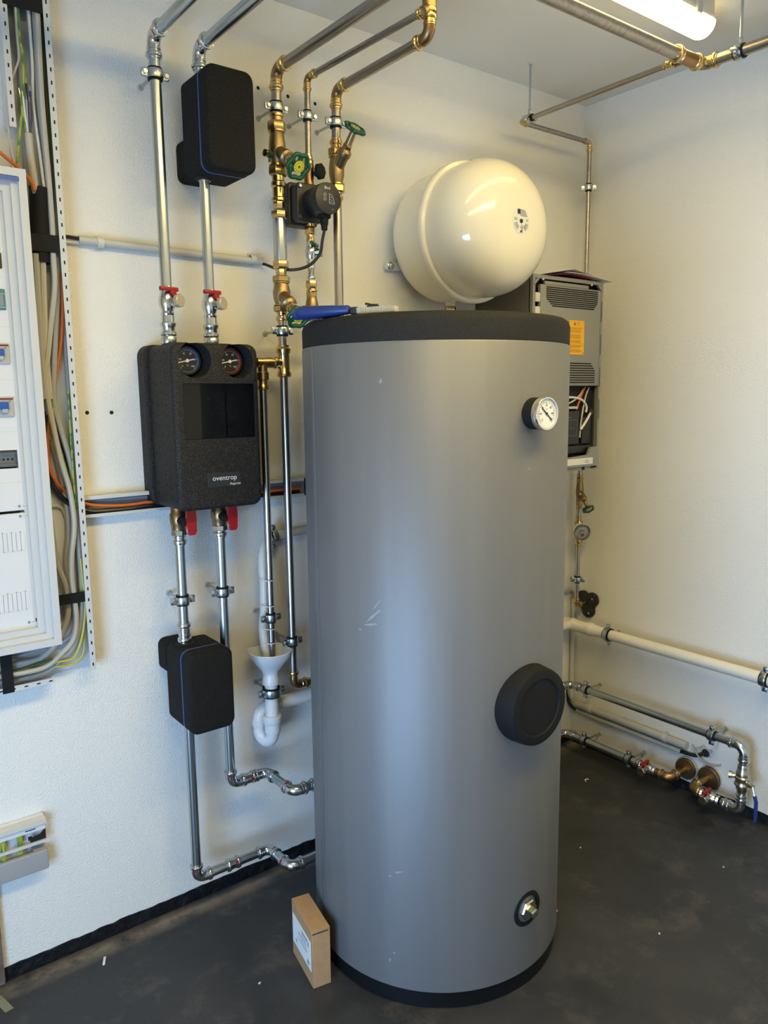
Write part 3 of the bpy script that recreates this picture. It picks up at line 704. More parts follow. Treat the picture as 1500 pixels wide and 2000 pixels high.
# column A
yvalve('slanted_valve', 'brass slanted valve with upright green wheel above the conduit', L(A, D, 2.165), 2.238, 2.098, .0155, (.05, -.80, -.52), .118, .036, .0255, drain=(-1, -.25, 0))
n = thing('brass_adapter', 'brass adapter between upper slanted valve and galvanised tube', 'fitting', L(A, D, 1.985))
m = MB(); m.lathe(L(A, D, 2.028), Z, [(0, .0165), (.004, .0205), (.010, .0205), (.014, .0165), (.038, .0165), (.042, .0205), (.052, .0205), (.056, .017), (.072, .017)], 24); m.build('press_socket', 'brass', n)
MB().nut(L(A, D, 2.010), Z, .032, .0175, 8).build('thread_piece', 'brass', n); MB().nut(L(A, D, 1.986), Z, .020, .0225, 6).build('hexagon', 'brass', n)
tag(MB().nut(L(A, D, 1.872), Z, .116, .0185, 10).build('galvanised_tube', 'galv', org=L(A, D, 1.872)), 'short thick galvanised tube in the brass pipe column', 'pipe')
n = thing('brass_adapter', 'brass adapter below the short thick galvanised tube', 'fitting', L(A, D, 1.822))
MB().nut(L(A, D, 1.852), Z, .022, .0225, 6).build('hexagon', 'brass', n); MB().nut(L(A, D, 1.822), Z, .031, .0155, 8).build('thread_piece', 'brass', n)
yvalve('slanted_valve', 'brass slanted valve with green wheel left of the tank lid', L(A, D, 1.785), 1.832, 1.735, .0165, (-.06, -.80, -.60), .125, .034, .025, drain=None)
pipe_run('water_pipe', 'long steel pipe running down beside the tank to a bronze bend', [L(A - .002, D, 1.74), L(A, D, .632), L(-1.30, D, .632), L(-1.30, .22, .632)], .0118, 'steel', 'brass', elb='bronze', start=.035, sl=.028)
t = thing('brass_tee', 'brass tee on the steel pipe right of the pump group', 'fitting', L(A, D, 1.55))
m = MB(); m.lathe(L(A, D, 1.553), Z, [(0, .0155), (.003, .0205), (.012, .0205), (.018, .0172), (.065, .0172), (.07, .0205), (.08, .0205), (.084, .0165), (.09, .0165)], 24); m.build('body', 'brass', t)
m = MB(); m.lathe(L(A, D, 1.594), -X, [(.012, .0135), (.022, .0135), (.026, .0165), (.033, .0165), (.036, .0135), (.042, .0135)], 20); m.build('branch', 'brass', t)
t = thing('brass_tee', 'small brass tee on top of the overflow pipe', 'fitting', L(-1.505, D, 1.53))
m = MB(); m.cyl(L(-1.525, D, 1.594), L(-1.478, D, 1.594), .0155); m.build('body', 'brass', t)
m = MB(); m.lathe(L(-1.505, D, 1.594), -Z, [(0, .0145), (.025, .0145), (.028, .0175), (.048, .0175), (.05, .0135), (.062, .0135), (.066, .0155), (.074, .0155), (.076, .012)], 20); m.build('outlet', 'brass', t)
MB().lathe(L(-1.525, D, 1.594), -X, [(0, .012), (.008, .012)], 18).build('end_plug', 'blacksoft', t)
tag(MB().cyl(L(-1.506, D, .742), L(-1.506, D, 1.53), .0108, seg=24).build('overflow_pipe', 'steel'), 'steel overflow pipe ending above the white funnel', 'pipe')
clamp('pipe clamp on the overflow pipe above the funnel', L(-1.506, D, .858), Z, L(-1.506, 0, .858), .0108)
clamp('pipe clamp on the long steel pipe beside the tank, near its lower bend', L(A, D, .772), Z, L(A, 0, .772), .0118)
# column B : circulation pump
n = thing('check_valve', 'bronze check valve with black grip above the circulation pump', 'valve', L(B_, D, 2.09))
MB().lathe(L(B_, D, 2.088), Z, [(0, .0145), (.012, .0135), (.03, .0155), (.052, .0155), (.056, .0135)], 20).build('body', 'bronze', n)
MB().nut(L(B_, D, 2.138), Z, .018, .0145, 8).build('union_nut', 'brass', n)
gp = MB(); gp.lathe(L(B_ + .012, D + .014, 2.118), V((.55, -.83, 0)), [(0, .008), (.008, .008), (.009, .016)], 16)
gp.lathe(L(B_ + .016, D + .022, 2.122), V((.45, -.89, 0)), [(0, .018), (.002, .022), (.012, .022), (.016, .018)], 8); gp.build('grip', 'blacksoft', n)
pu = thing('circulation_pump', 'small black circulation pump with a round labelled face', 'pump', L(B_, .04, 1.975))
m = MB(); rbox(m, B_ - .060, B_ + .036, 1.979, 2.094, .045, .085, .012, .004); m.build('insulation_shell', 'black', pu)
m = MB(); rbox(m, B_ - .052, B_ + .034, 1.985, 2.088, .088, .118, .012, .004); m.build('housing', 'black', pu)
mo = MB().lathe(L(B_ + .004, .112, 2.036), -Y, [(0, .039), (.030, .039), (.034, .042), (.072, .0425), (.080, .0415), (.081, .038)], 40).build('motor', 'black', pu)
for dx, dz in ((-.042, .04), (-.042, -.04), (.026, .042)): MB().nut(L(B_ + dx, .118, 2.037 + dz), -Y, .006, .0052, 6).build('bolt', 'chrome', pu)
f0 = L(B_ + .004, .1932, 2.036)
text('Biral', .0105, f0 + Z * .026 - X * .004, X, Z, 'inkwhite', mo)
m = MB(); b0 = f0 + X * .002 - Z * .014
for pa, pb in (((0, 0), (.017, 0)), ((0, 0), (0, .026)), ((0, .026), (.008, .023)), ((.008, .023), (.014, .014)), ((.014, .014), (.017, 0)), ((.001, .018), (.009, .016)), ((.001, .011), (.012, .009)), ((.001, .005), (.014, .004))):
    a = b0 + X * pa[0] + Z * pa[1]; b = b0 + X * pb[0] + Z * pb[1]; dd = (b - a); m.obox((a + b) / 2, dd / 2, Y * .0002, dd.cross(Y).normalized() * .00028)
for k in range(2): m.ring(f0 - X * .012 + Z * (.008 - k * .011), Y, .0042, .0036, .0004, 16)
m.obox(f0 + X * .012 - Z * .028, X * .001, Y * .0002, Z * .001)
stuff(m.build('graph_print', 'inkwhite', mo))
k0 = L(B_ + .006, .165, 1.999)
m = MB(); m.obox(k0, X * .015, Y * .014, Z * .013, .004); m.lathe(k0 - Z * .01, -Z, [(0, .0125), (.018, .011), (.019, .0095), (.032, .0085), (.033, .0075)], 16); m.build('plug', 'blacksoft', pu)
tag(MB().sweep(smooth([k0 - Z * .042, L(-1.334, .158, 1.93), L(-1.338, .15, 1.895), L(-1.362, .135, 1.865), L(-1.395, .11, 1.852), L(-1.43, .07, 1.857), L(-1.445, .03, 1.872), L(-1.45, .012, 1.878)]), .0042, 10).build('pump_cable', 'blackcable'), 'black power cable hanging from the circulation pump', 'cable')
n = thing('brass_union', 'brass union under the circulation pump', 'fitting', L(B_, D, 1.935))
MB().lathe(L(B_, D, 1.972), Z, [(0, .0125), (.012, .0125)], 18).build('tail', 'brass', n)
MB().nut(L(B_, D, 1.954), Z, .022, .0165, 6).build('union_nut', 'brass', n); MB().lathe(L(B_, D, 1.93), Z, [(0, .0105), (.006, .0125), (.010, .0125), (.014, .0105), (.024, .0105)], 18).build('press_socket', 'brass', n)
ball_valve('ball_valve', 'small ball valve with green handle below the circulation pump', L(B_, D, 1.905), Z, Z, V((.80, -.60, 0)).normalized(), .065, .0098, 'green', capm='cap', hl=.062)
pipe_run('water_pipe', 'short thin pipe with press socket between green valve and brass union', [L(B_, D, 1.874), L(B_, D, 1.826)], .0085, 'steel', 'press', start=.016, end=.014)
n = thing('brass_union', 'brass union above the half hidden slanted valve', 'fitting', L(B_, D, 1.793))
MB().nut(L(B_, D, 1.806), Z, .022, .0165, 6).build('union_nut', 'brass', n); MB().lathe(L(B_, D, 1.792), Z, [(0, .0125), (.004, .0155), (.009, .0155), (.013, .0125), (.016, .0125)], 18).build('collar', 'brass', n)
yvalve('slanted_valve', 'small brass slanted valve half hidden behind the tank lid', L(B_, D, 1.757), 1.795, 1.715, .0125, (.25, -.62, -.66), .09, .028, .016, drain=(-1, -.3, 0))
pipe_run('water_pipe', 'thin pipe hidden behind the tank, under the small slanted valve', [L(B_, D, 1.716), L(B_, D, 1.20), L(B_, .20, 1.20)], .0095, 'steel', 'brass', elb='bronze', sl=.02)
# column C
yvalve('slanted_valve', 'brass slanted valve with green wheel tilted upwards on the right water pipe', L(C_, D, 2.140), 2.202, 2.082, .0150, (.06, -.62, .72), .13, .033, .0238, disc='paleyellow')
pipe_run('water_pipe', 'straight steel pipe going down behind the tank from the upward green wheel', [L(C_, D, 2.085), L(C_, D, .95), L(C_, .19, .95)], .0130, 'steel', 'brass', elb='bronze', start=.028)

# conduits and hose on the left wall
cd = thing('conduit', 'grey round conduit between cable duct and brass column', 'conduit', L(-1.69, 0, 1.875))
MB().cyl(L(-1.957, .014, 1.888), L(-1.448, .014, 1.881), .0105, seg=18).build('tube', 'conduit', cd)
for x in (-1.905, -1.478):
    m = MB(); m.ring(L(x, .014, 1.8865), X, .0135, .0106, .016, 18); m.box((x - .008, -.004, 1.870), (x + .008, -.0005, 1.904)); m.build('clip', 'offwhite', cd)
cable('cable', 'black cable end leaving the grey conduit towards the duct', [L(-2.002, .016, 1.892), L(-1.97, .016, 1.891), L(-1.94, .015, 1.889)], .0048, 'blackcable')
cable('cable', 'white cable below the black one at the conduit end', [L(-2.002, .010, 1.882), L(-1.97, .009, 1.881), L(-1.94, .010, 1.884)], .0045, 'white')
cd = thing('conduit', 'grey conduit running behind the tank at mid height', 'conduit', L(-1.18, 0, 1.07))
MB().cyl(L(-1.43, .017, 1.085), L(-.92, .017, 1.092), .0125, seg=18).build('tube', 'conduit', cd)
hs = thing('drain_hose', 'milky hose tied to the overflow pipe and ending in the funnel', 'hose', L(-1.5, .05, .74))
MB().sweep(smooth([L(-1.40, .022, 1.086), L(-1.44, .028, 1.085), L(-1.475, .04, 1.075), L(-1.497, .052, 1.045), L(-1.506, .062, 1.0), L(-1.507, .068, .95), L(-1.512, .072, .87), L(-1.52, .076, .825), L(-1.520, .082, .78), L(-1.516, .09, .742)]), .0135, 16).build('tube', 'hose', hs)
for i, z in enumerate((.972, .895, .826, .783)):
    rr = []
    for j in range(24):
        a = 2 * PI * j / 24; x = -1.509 + .019 * math.cos(a); rr.append(L(x, .086 + .030 * math.sin(a), z))
    tag(MB().sweep(rr, .0014, 6, closed=True).build('cable_tie', 'white'), ('topmost white cable tie around hose and overflow pipe', 'second white cable tie from the top around hose and overflow pipe', 'white cable tie just below the clamp on the overflow pipe', 'lowest white cable tie on the overflow pipe, just above the funnel')[i], 'cable tie', 'white cable ties on the overflow pipe')
clamp('pipe clamp holding the milky hose behind the overflow pipe', L(-1.452, .03, 1.083), X, L(-1.452, 0, 1.083), .0155, h=.014)

# funnel and trap
fn = thing('funnel_trap', 'white plastic drain funnel with trap below the overflow pipe', 'drain', L(-1.513, .07, .455))
rings = []
def sq(z, h, e, thick=0):
    out = []
    for i in range(40):
        a = 2 * PI * i / 40; c, s = math.cos(a), math.sin(a)
        out.append(L(-1.513 + h * math.copysign(abs(c) ** e, c), D + h * math.copysign(abs(s) ** e, s), z + (.008 * abs(c * s) * (h / .06) if h > .05 else 0)))
    return out
rings = [sq(.690, .024, 1), sq(.700, .026, 1), sq(.718, .040, .85), sq(.742, .057, .72), sq(.757, .0605, .66), sq(.759, .059, .66), sq(.757, .0575, .66), sq(.742, .054, .72), sq(.718, .037, .85), sq(.702, .021, 1)]
MB().rings(rings, True, True).build('funnel', 'white', fn)
MB().lathe(L(-1.513, D, .655), Z, [(0, .0225), (.002, .0245), (.022, .0245), (.026, .0225), (.038, .0225)], 28).build('neck', 'white', fn)
MB().cyl(L(-1.513, D, .545), L(-1.513, D, .66), .0195, seg=28).build('tailpipe', 'white', fn)
MB().lathe(L(-1.513, D, .536), Z, [(0, .0265), (.003, .0285), (.020, .0285), (.024, .0250)], 14).build('union_nut', 'white', fn)
MB().lathe(L(-1.513, D, .505), Z, [(0, .0225), (.004, .0235), (.031, .0240)], 28).build('cup', 'white', fn)
ar = []
for i in range(17):
    a = PI * i / 16; t_ = (1 - math.cos(a)) / 2
    ar.append(L(-1.513 - .018 * t_, D - .050 * t_, .505 - .032 * math.sin(a)))
MB().sweep(ar, .0195, 20).build('trap_bend', 'white', fn)
q0 = ar[-1]
_, ar2 = arc(q0, V((q0.x, q0.y, .568)), V((-1.2, q0.y, .568)), .034)
MB().sweep([q0] + ar2 + [V((-1.45, q0.y, .568))], .0185, 20).build('outlet_bend', 'white', fn)
MB().lathe(q0 + Z * .01, Z, [(0, .0205), (.004, .0215), (.018, .0215), (.02, .0195)], 24).build('collar', 'white', fn)
clamp('pipe clamp holding the white drain funnel', L(-1.513, D, .632), Z, L(-1.513, 0, .632), .0222)

# ================================================================== cable duct
def tubebox(mb, x0, x1, z0, z1, w, d0, d1):
    """rectangular ring of four bars in front of the left wall"""
    mb.box((x0, -d1, z0), (x0 + w, -d0, z1)); mb.box((x1 - w, -d1, z0), (x1, -d0, z1))
    mb.box((x0 + w, -d1, z0), (x1 - w, -d0, z0 + w)); mb.box((x0 + w, -d1, z1 - w), (x1 - w, -d0, z1)); return mb
cd = thing('cable_duct', 'open white vertical cable duct with slotted edges full of cables', 'cable duct', L(-2.05, 0, .80))
MB().box((-2.095, -.003, .797), (-1.9975, -.0006, H - .002)).build('back_plate', 'whitemetal', cd)
MB().box((-2.62, -.003, .793), (-2.0955, -.0006, .90)).build('back_plate', 'whitemetal', cd)
m = MB(); m.box((-1.9995, -.05, .80), (-1.9975, -.003, H - .002)); m.box((-2.0125, -.0515, .80), (-1.9975, -.05, H - .002)); m.build('side_wall', 'whitemetal', cd)
m = MB(); m.box((-2.1035, -.05, 2.114), (-2.1015, -.003, H - .002)); m.box((-2.1035, -.0515, 2.114), (-2.089, -.05, H - .002)); m.build('side_wall', 'whitemetal', cd)
m = MB(); m.box((-2.62, -.05, .790), (-2.099, -.003, .792)); m.box((-2.62, -.0515, .790), (-2.099, -.05, .803)); m.build('bottom_wall', 'whitemetal', cd)
m = MB()
for i in range(62):
    z = .812 + i * .0288
    if z > H - .02: break
    m.box((-2.0063, -.0519, z), (-2.0030, -.0513, z + .0085))
for i in range(16):
    z = 2.125 + i * .0288; m.box((-2.0975, -.0519, z), (-2.0942, -.0513, z + .0085))
for i in range(10): m.box((-2.115 - i * .0288, -.0519, .7945), (-2.1065 - i * .0288, -.0513, .7978))
stuff(m.build('slots', 'dark', cd))
m = MB().box((-2.0985, -.0525, 2.372), (-2.0128, -.0495, H - .004), .001, 1).build('cover_piece', 'blacksoft', cd)
for n_, a, b in (('holding_strap', (-2.088, -.0505, 1.845), (-2.0126, -.0475, 1.885)), ('holding_strap', (-2.086, -.0505, .985), (-2.0126, -.0475, 1.012))):
    MB().box(a, b, .0008, 1).build(n_, 'blacksoft', cd)
MB().box((-2.222, -.0545, .789), (-2.196, -.0515, .90), .0008, 1).build('holding_strap', 'blacksoft', cd)
for p in ((-2.03, .0035, .905), (-2.17, .0035, .838)):
    MB().lathe(L(*p), -Y, [(0, .006), (.002, .005), (.003, .002)], 14).build('screw', 'galv', cd)
hd = thing('cable_duct', 'thin open white horizontal cable duct behind the pump group', 'cable duct', L(-1.65, 0, 1.195))
MB().box((-1.997, -.0025, 1.197), (-1.318, -.0006, 1.252)).build('back_plate', 'darkgreycable', hd)
m = MB(); m.box((-1.997, -.030, 1.250), (-1.318, -.0025, 1.2525)); m.box((-1.997, -.0315, 1.243), (-1.318, -.030, 1.2525), .0006, 1); m.build('top_wall', 'whitemetal', hd)
m = MB(); m.box((-1.997, -.030, 1.197), (-1.318, -.0025, 1.1995)); m.box((-1.997, -.0315, 1.197), (-1.318, -.030, 1.2055), .0006, 1); m.build('bottom_wall', 'whitemetal', hd)
MB().box((-1.338, -.0335, 1.199), (-1.322, -.0305, 1.252)).build('end_clip', 'black', hd)
MB().lathe(L(-1.905, .0025, 1.236), -Y, [(0, .0065), (.0015, .006), (.0015, .003)], 14).build('screw', 'galv', hd)
cable('cable', 'black cable lying below the orange one in the horizontal duct, right of the pump group', [L(-1.60, .011, 1.2125), L(-1.45, .012, 1.212), L(-1.345, .012, 1.209)], .0052, 'blackcable')
cable('cable', 'blue grey cable along the top of the horizontal duct', [L(-1.99, .008, 1.238), L(-1.8, .008, 1.235), L(-1.6, .008, 1.236), L(-1.345, .008, 1.236)], .0048, 'darkgreycable')

# cables in the vertical duct, x/z in metres at a depth d from the wall
CB = [
 ('thick grey cable at the left of the duct, running behind the black sleeve', .018, .0075, 'greycable', [(-2.058, 2.58), (-2.062, 2.35), (-2.062, 2.24), (-2.063, 2.17), (-2.064, 2.07), (-2.063, 1.956), (-2.063, 1.767), (-2.062, 1.58), (-2.06, 1.40)]),
 ('thin pale cable between the two thick ones at the top of the duct', .036, .0035, 'offwhite', [(-2.043, 2.58), (-2.040, 2.291), (-2.045, 2.18), (-2.039, 2.068), (-2.033, 1.954), (-2.034, 1.87)]),
 ('long beige cable bending left below the panel, front one of the bundle', .041, .0068, 'beigecable', [(-2.017, 2.58), (-2.026, 2.238), (-2.026, 2.115), (-2.024, 2.001), (-2.024, 1.909), (-2.027, 1.831), (-2.028, 1.77), (-2.042, 1.688), (-2.056, 1.607), (-2.065, 1.552), (-2.062, 1.482), (-2.055, 1.426), (-2.044, 1.348), (-2.03, 1.283), (-2.024, 1.218), (-2.025, 1.17), (-2.036, 1.101), (-2.039, 1.039), (-2.036, .988), (-2.036, .938), (-2.047, .888), (-2.077, .858), (-2.115, .833), (-2.166, .829), (-2.26, .835)]),
 ('second beige cable, running nearest the slotted edge below the strap', .027, .0072, 'greycable', [(-2.020, 2.58), (-2.030, 2.241), (-2.027, 2.107), (-2.024, 1.981), (-2.017, 1.877), (-2.017, 1.832), (-2.021, 1.745), (-2.031, 1.663), (-2.04, 1.579), (-2.047, 1.51), (-2.044, 1.468), (-2.034, 1.417), (-2.019, 1.346), (-2.013, 1.274), (-2.012, 1.215), (-2.013, 1.149), (-2.012, 1.082), (-2.012, 1.032), (-2.015, .981), (-2.025, .915), (-2.05, .858), (-2.083, .842), (-2.138, .842), (-2.26, .848)]),
 ('pale grey cable straight along the right wall of the duct', .014, .0055, 'greycable', [(-2.018, 2.58), (-2.012, 2.348), (-2.009, 2.125), (-2.008, 1.962), (-2.0065, 1.8), (-2.0065, 1.6), (-2.0065, 1.45), (-2.007, 1.2), (-2.008, 1.1), (-2.015, .972), (-2.032, .893)]),
 ('orange cable coming down the duct and turning into the horizontal duct', .0235, .0042, 'orange', [(-2.007, 1.80), (-2.0085, 1.73), (-2.013, 1.677), (-2.021, 1.622), (-2.034, 1.566), (-2.048, 1.505), (-2.062, 1.437), (-2.069, 1.365), (-2.065, 1.32), (-2.051, 1.29), (-2.033, 1.269), (-2.012, 1.248), (-1.99, 1.235), (-1.964, 1.227), (-1.914, 1.221), (-1.864, 1.220), (-1.811, 1.222), (-1.6, 1.220), (-1.345, 1.221)]),
 ('thick black cable turning from the vertical into the horizontal duct', .018, .0070, 'blackcable', [(-2.056, 1.56), (-2.062, 1.46), (-2.069, 1.374), (-2.068, 1.307), (-2.058, 1.277), (-2.04, 1.25), (-2.013, 1.228), (-1.988, 1.216), (-1.963, 1.210), (-1.913, 1.2085), (-1.872, 1.2085), (-1.816, 1.211), (-1.62, 1.2125)]),
 ('black cable crossing behind the beige bundle down to the ducts meeting', .010, .0060, 'blackcable', [(-2.052, 1.60), (-2.050, 1.524), (-2.043, 1.449), (-2.032, 1.372), (-2.024, 1.314), (-2.017, 1.261), (-2.013, 1.18)]),
 ('green yellow wire beside the black cable in the duct', .033, .0026, 'gy', [(-2.056, 1.56), (-2.054, 1.511), (-2.049, 1.411), (-2.038, 1.36), (-2.022, 1.269), (-2.017, 1.19)]),
 ('green yellow wire close to the slotted edge above the horizontal duct', .036, .0030, 'gy', [(-2.013, 1.52), (-2.014, 1.486), (-2.015, 1.41), (-2.015, 1.363), (-2.016, 1.307), (-2.015, 1.22)]),
 ('yellow wire looping at the lower right corner of the duct, inner loop', .038, .0034, 'yellowcable', [(-2.014, 1.097), (-2.011, 1.016), (-2.0105, .966), (-2.018, .915), (-2.031, .87), (-2.046, .842), (-2.062, .836), (-2.095, .838)]),
 ('yellow wire looping at the lower right corner of the duct, outer loop', .029, .0030, 'yellowcable', [(-2.012, 1.02), (-2.013, .96), (-2.017, .879), (-2.021, .846), (-2.034, .828), (-2.055, .821), (-2.095, .823)]),
 ('thick grey cable leaving the panel and sweeping into the bottom duct', .030, .0075, 'greycable', [(-2.085, 1.27), (-2.078, 1.2), (-2.073, 1.125), (-2.065, 1.075), (-2.052, 1.029), (-2.050, .972), (-2.056, .939), (-2.073, .906), (-2.093, .876), (-2.118, .857), (-2.145, .850), (-2.26, .852)]),
 ('grey cable fanning out left below the panel corner', .016, .0050, 'darkgreycable', [(-2.05, 1.01), (-2.065, .967), (-2.081, .916), (-2.101, .886), (-2.134, .870), (-2.182, .866), (-2.26, .872)]),
 ('grey cable at the bottom of the lower duct, sagging lowest', .024, .0058, 'greycable', [(-2.032, .97), (-2.04, .90), (-2.065, .848), (-2.10, .818), (-2.15, .808), (-2.26, .812)]),
 ('pale cable running straight behind the lower black strap', .010, .0045, 'offwhite', [(-2.06, .93), (-2.09, .90), (-2.13, .887), (-2.26, .884)]),
 ('dark green cable in the bottom duct', .040, .0036, 'greencable', [(-2.10, .848), (-2.113, .846), (-2.141, .843), (-2.186, .836), (-2.26, .834)]),
 ('dark green cable along the upper slotted edge of the duct', .026, .0038, 'greencable', [(-2.010, 2.40), (-2.009, 2.378), (-2.0115, 2.282), (-2.0115, 2.191), (-2.0125, 2.124), (-2.013, 2.0), (-2.018, 1.9)]),
 ('green yellow wire wavering down the left of the duct', .044, .0030, 'gy', [(-2.062, 2.5), (-2.067, 2.329), (-2.062, 2.28), (-2.065, 2.216), (-2.072, 2.163), (-2.085, 2.083), (-2.096, 2.015)]),
 ('thin beige cable bending left above the panel', .0455, .0026, 'beigecable', [(-2.068, 2.5), (-2.071, 2.325), (-2.071, 2.269), (-2.080, 2.242), (-2.092, 2.212), (-2.102, 2.18), (-2.105, 2.10), (-2.098, 2.03)]),
 ('orange cable dropping into the black sleeve from the upper left', .052, .0042, 'orange', [(-2.20, 2.085), (-2.143, 2.06), (-2.128, 2.052), (-2.096, 2.029), (-2.068, 2.002), (-2.060, 1.98)]),
 ('thick pale cable behind the bundle, straight down to the lower strap', .012, .0075, 'beigecable', [(-2.068, 1.50), (-2.060, 1.42), (-2.045, 1.345), (-2.035, 1.27), (-2.030, 1.21), (-2.032, 1.15), (-2.042, 1.09), (-2.038, 1.02), (-2.03, .95), (-2.04, .88), (-2.08, .826), (-2.15, .820), (-2.26, .824)]),
 ('short beige cable looping out of the panel below the orange one', .008, .0050, 'beigecable', [(-2.095, 1.243), (-2.075, 1.235), (-2.05, 1.231), (-2.037, 1.213), (-2.029, 1.17), (-2.03, 1.10)]),
 ('blue grey cable against the right wall of the duct, low down', .012, .0068, 'darkgreycable', [(-2.012, 1.16), (-2.012, 1.08), (-2.014, 1.0), (-2.028, .93), (-2.05, .886), (-2.10, .876), (-2.26, .878)]),
 ('pair cable leaving the black sleeve downwards, left one', .040, .0085, 'greycable', [(-2.066, 1.84), (-2.069, 1.716), (-2.071, 1.609), (-2.070, 1.50)]),
 ('pair cable leaving the black sleeve downwards, right one', .036, .0080, 'beigecable', [(-2.050, 1.84), (-2.055, 1.717), (-2.059, 1.609), (-2.058, 1.5)]),
]
for t_, d, r, m_, pts in CB:
    cable('cable', t_, [L(x, d, z) for x, z in pts], r, m_, 'cables in the vertical duct')
sl = thing('cable_sleeve', 'black sleeve around the cables beside the panel corner', 'sleeve', L(-2.054, .04, 1.82))
MB().lathe(L(-2.0525, .027, 1.822), L(-2.0445, .027, 1.994) - L(-2.0525, .027, 1.822), [(0, .020), (0, .0218), (.172, .0218), (.172, .020)], 24, cap=False, loop=True).build('tube', 'blacksoft', sl)
cc = thing('cut_cable', 'cut grey cable with bare stripped wires standing up in the duct', 'cable', L(-2.058, .045, 1.96))
MB().sweep(smooth([L(-2.0625, .045, 2.107), L(-2.062, .045, 2.063), L(-2.058, .042, 2.013), L(-2.053, .034, 1.96)]), .0085, 14).build('sheath', 'beigecable', cc)
for (x, z1, z2, m_, dx) in ((-2.069, 2.19, 2.165, 'gy', -.006), (-2.065, 2.185, 2.165, 'paper', -.004), (-2.060, 2.215, 2.18, 'ink', 0), (-2.056, 2.20, 2.17, 'bluegrip', .003), (-2.063, 2.18, 2.16, 'greycable', .001), (-2.058, 2.175, 2.155, 'wood', .002)):
    w = MB().sweep([L(x * .3 + -2.0625 * .7, .045, 2.10), L(x + dx * .5, .046, 2.14), L(x + dx, .047, z1)], .0024, 8).build('wire', m_, cc)
    MB().sweep([L(x + dx, .047, z1), L(x + dx * 1.3, .047, z1 + .012)], .0012, 6).build('bare_end', 'chrome', w)
tag(MB().box((-2.085, -.046, 1.545), (-2.068, -.03, 1.628), .002).build('connector', 'darkgrey'), 'dark grey connector between the cables below the sleeve', 'connector')

# ================================================================== distribution board
db = thing('distribution_board', 'white distribution board at the left edge with stepped frame and breakers', 'fuse box', L(-2.35, 0, .90))
PX0 = -2.62
MB().box((PX0 + .01, -.054, .955), (-2.150, -.0525, 1.965)).build('rear_plate', 'darkgrey', db)
m = tubebox(MB(), PX0, -2.0885, .900, 2.012, .017, .088, .100); m.build('outer_frame', 'whitemetal', db)
m = tubebox(MB(), PX0 + .002, -2.0905, .902, 2.010, .004, .0545, .088); m.build('frame_side', 'whitemetal', db)
m = tubebox(MB(), PX0 + .017, -2.1055, .917, 1.995, .015, .080, .090); m.build('middle_frame', 'whitemetal', db)
m = tubebox(MB(), PX0 + .030, -2.1185, .930, 1.982, .018, .070, .081); m.build('inner_frame', 'whitemetal', db)
m = tubebox(MB(), PX0 + .045, -2.1335, .945, 1.967, .010, .064, .071); m.build('cover_frame', 'offwhite', db)
MB().box((PX0 + .03, -.1006, 1.984), (-2.104, -.0995, 1.993)).build('blue_strip', 'blue', db)
cv = MB().box((PX0 + .05, -.0705, 1.238), (-2.1345, -.0665, 1.962), .0012, 1).build('cover_plate', 'white', db)
cut(cv, MB().box((-2.40, -.09, 1.339), (-2.1485, -.05, 1.382)))
cv2 = MB().box((PX0 + .05, -.0705, .951), (-2.1325, -.0665, 1.232), .0012, 1).build('cover_plate', 'white', db)
for z in (1.72, 1.60, 1.48, 1.36, 1.83):
    m = MB(); m.box((-2.46, -.0709, z - .055), (-2.1415, -.0704, z - .0538)); m.build('cover_groove', 'offwhite', cv)
for i, (z0, z1) in enumerate(((1.581, 1.627), (1.460, 1.505))):
    for j in range(3):
        x1 = -2.1485 - j * .0365
        br = MB().box((x1 - .0355, -.0755, z0), (x1, -.0685, z1), .001, 1).build('breaker', 'device', db)
        MB().box((x1 - .030, -.0815, z0 + .016), (x1 - .012, -.0755, z0 + .034), .0015, 1).build('toggle', 'blue', br)
        MB().box((x1 - .027, -.083, z0 + .009), (x1 - .014, -.0755, z0 + .018), .001, 1).build('toggle_foot', 'device', br)
        MB().box((x1 - .0355, -.0758, z1 - .006), (x1 - .001, -.0752, z1 - .002)).build('red_line', 'redmark', br)
        MB().box((x1 - .010, -.0758, z1 - .010), (x1 - .006, -.0752, z1 - .0085)).build('test_mark', 'ink', br)
dv = MB().box((-2.24, -.0745, 1.703), (-2.1475, -.0685, 1.749), .001, 1).build('meter_module', 'teal', db)
MB().box((-2.235, -.0750, 1.712), (-2.152, -.0743, 1.736)).build('display', 'inkgrey', dv)
m = MB(); m.box((-2.24, -.0752, 1.7375), (-2.1478, -.0742, 1.7395)); m.box((-2.24, -.0752, 1.708), (-2.1478, -.0742, 1.710)); m.build('trim_line', 'device', dv)
MB().box((-2.23, -.0745, 1.795), (-2.1485, -.0685, 1.829), .001, 1).build('dark_module', 'darkgrey', db)
rl = MB(); rl.box((-2.40, -.058, 1.342), (-2.1487, -.0555, 1.379)); rl.box((-2.40, -.064, 1.372), (-2.1495, -.058, 1.376)); rl.box((-2.40, -.064, 1.345), (-2.1495, -.058, 1.349)); rl.build('mounting_rail', 'galvdark', db)
m = MB()
for i in range(12): m.lathe(L(-2.158 - i * .0095, .058, 1.360), -Y, [(0, .0026), (.0006, .0026)], 10)
stuff(m.build('rail_holes', 'dark', db))
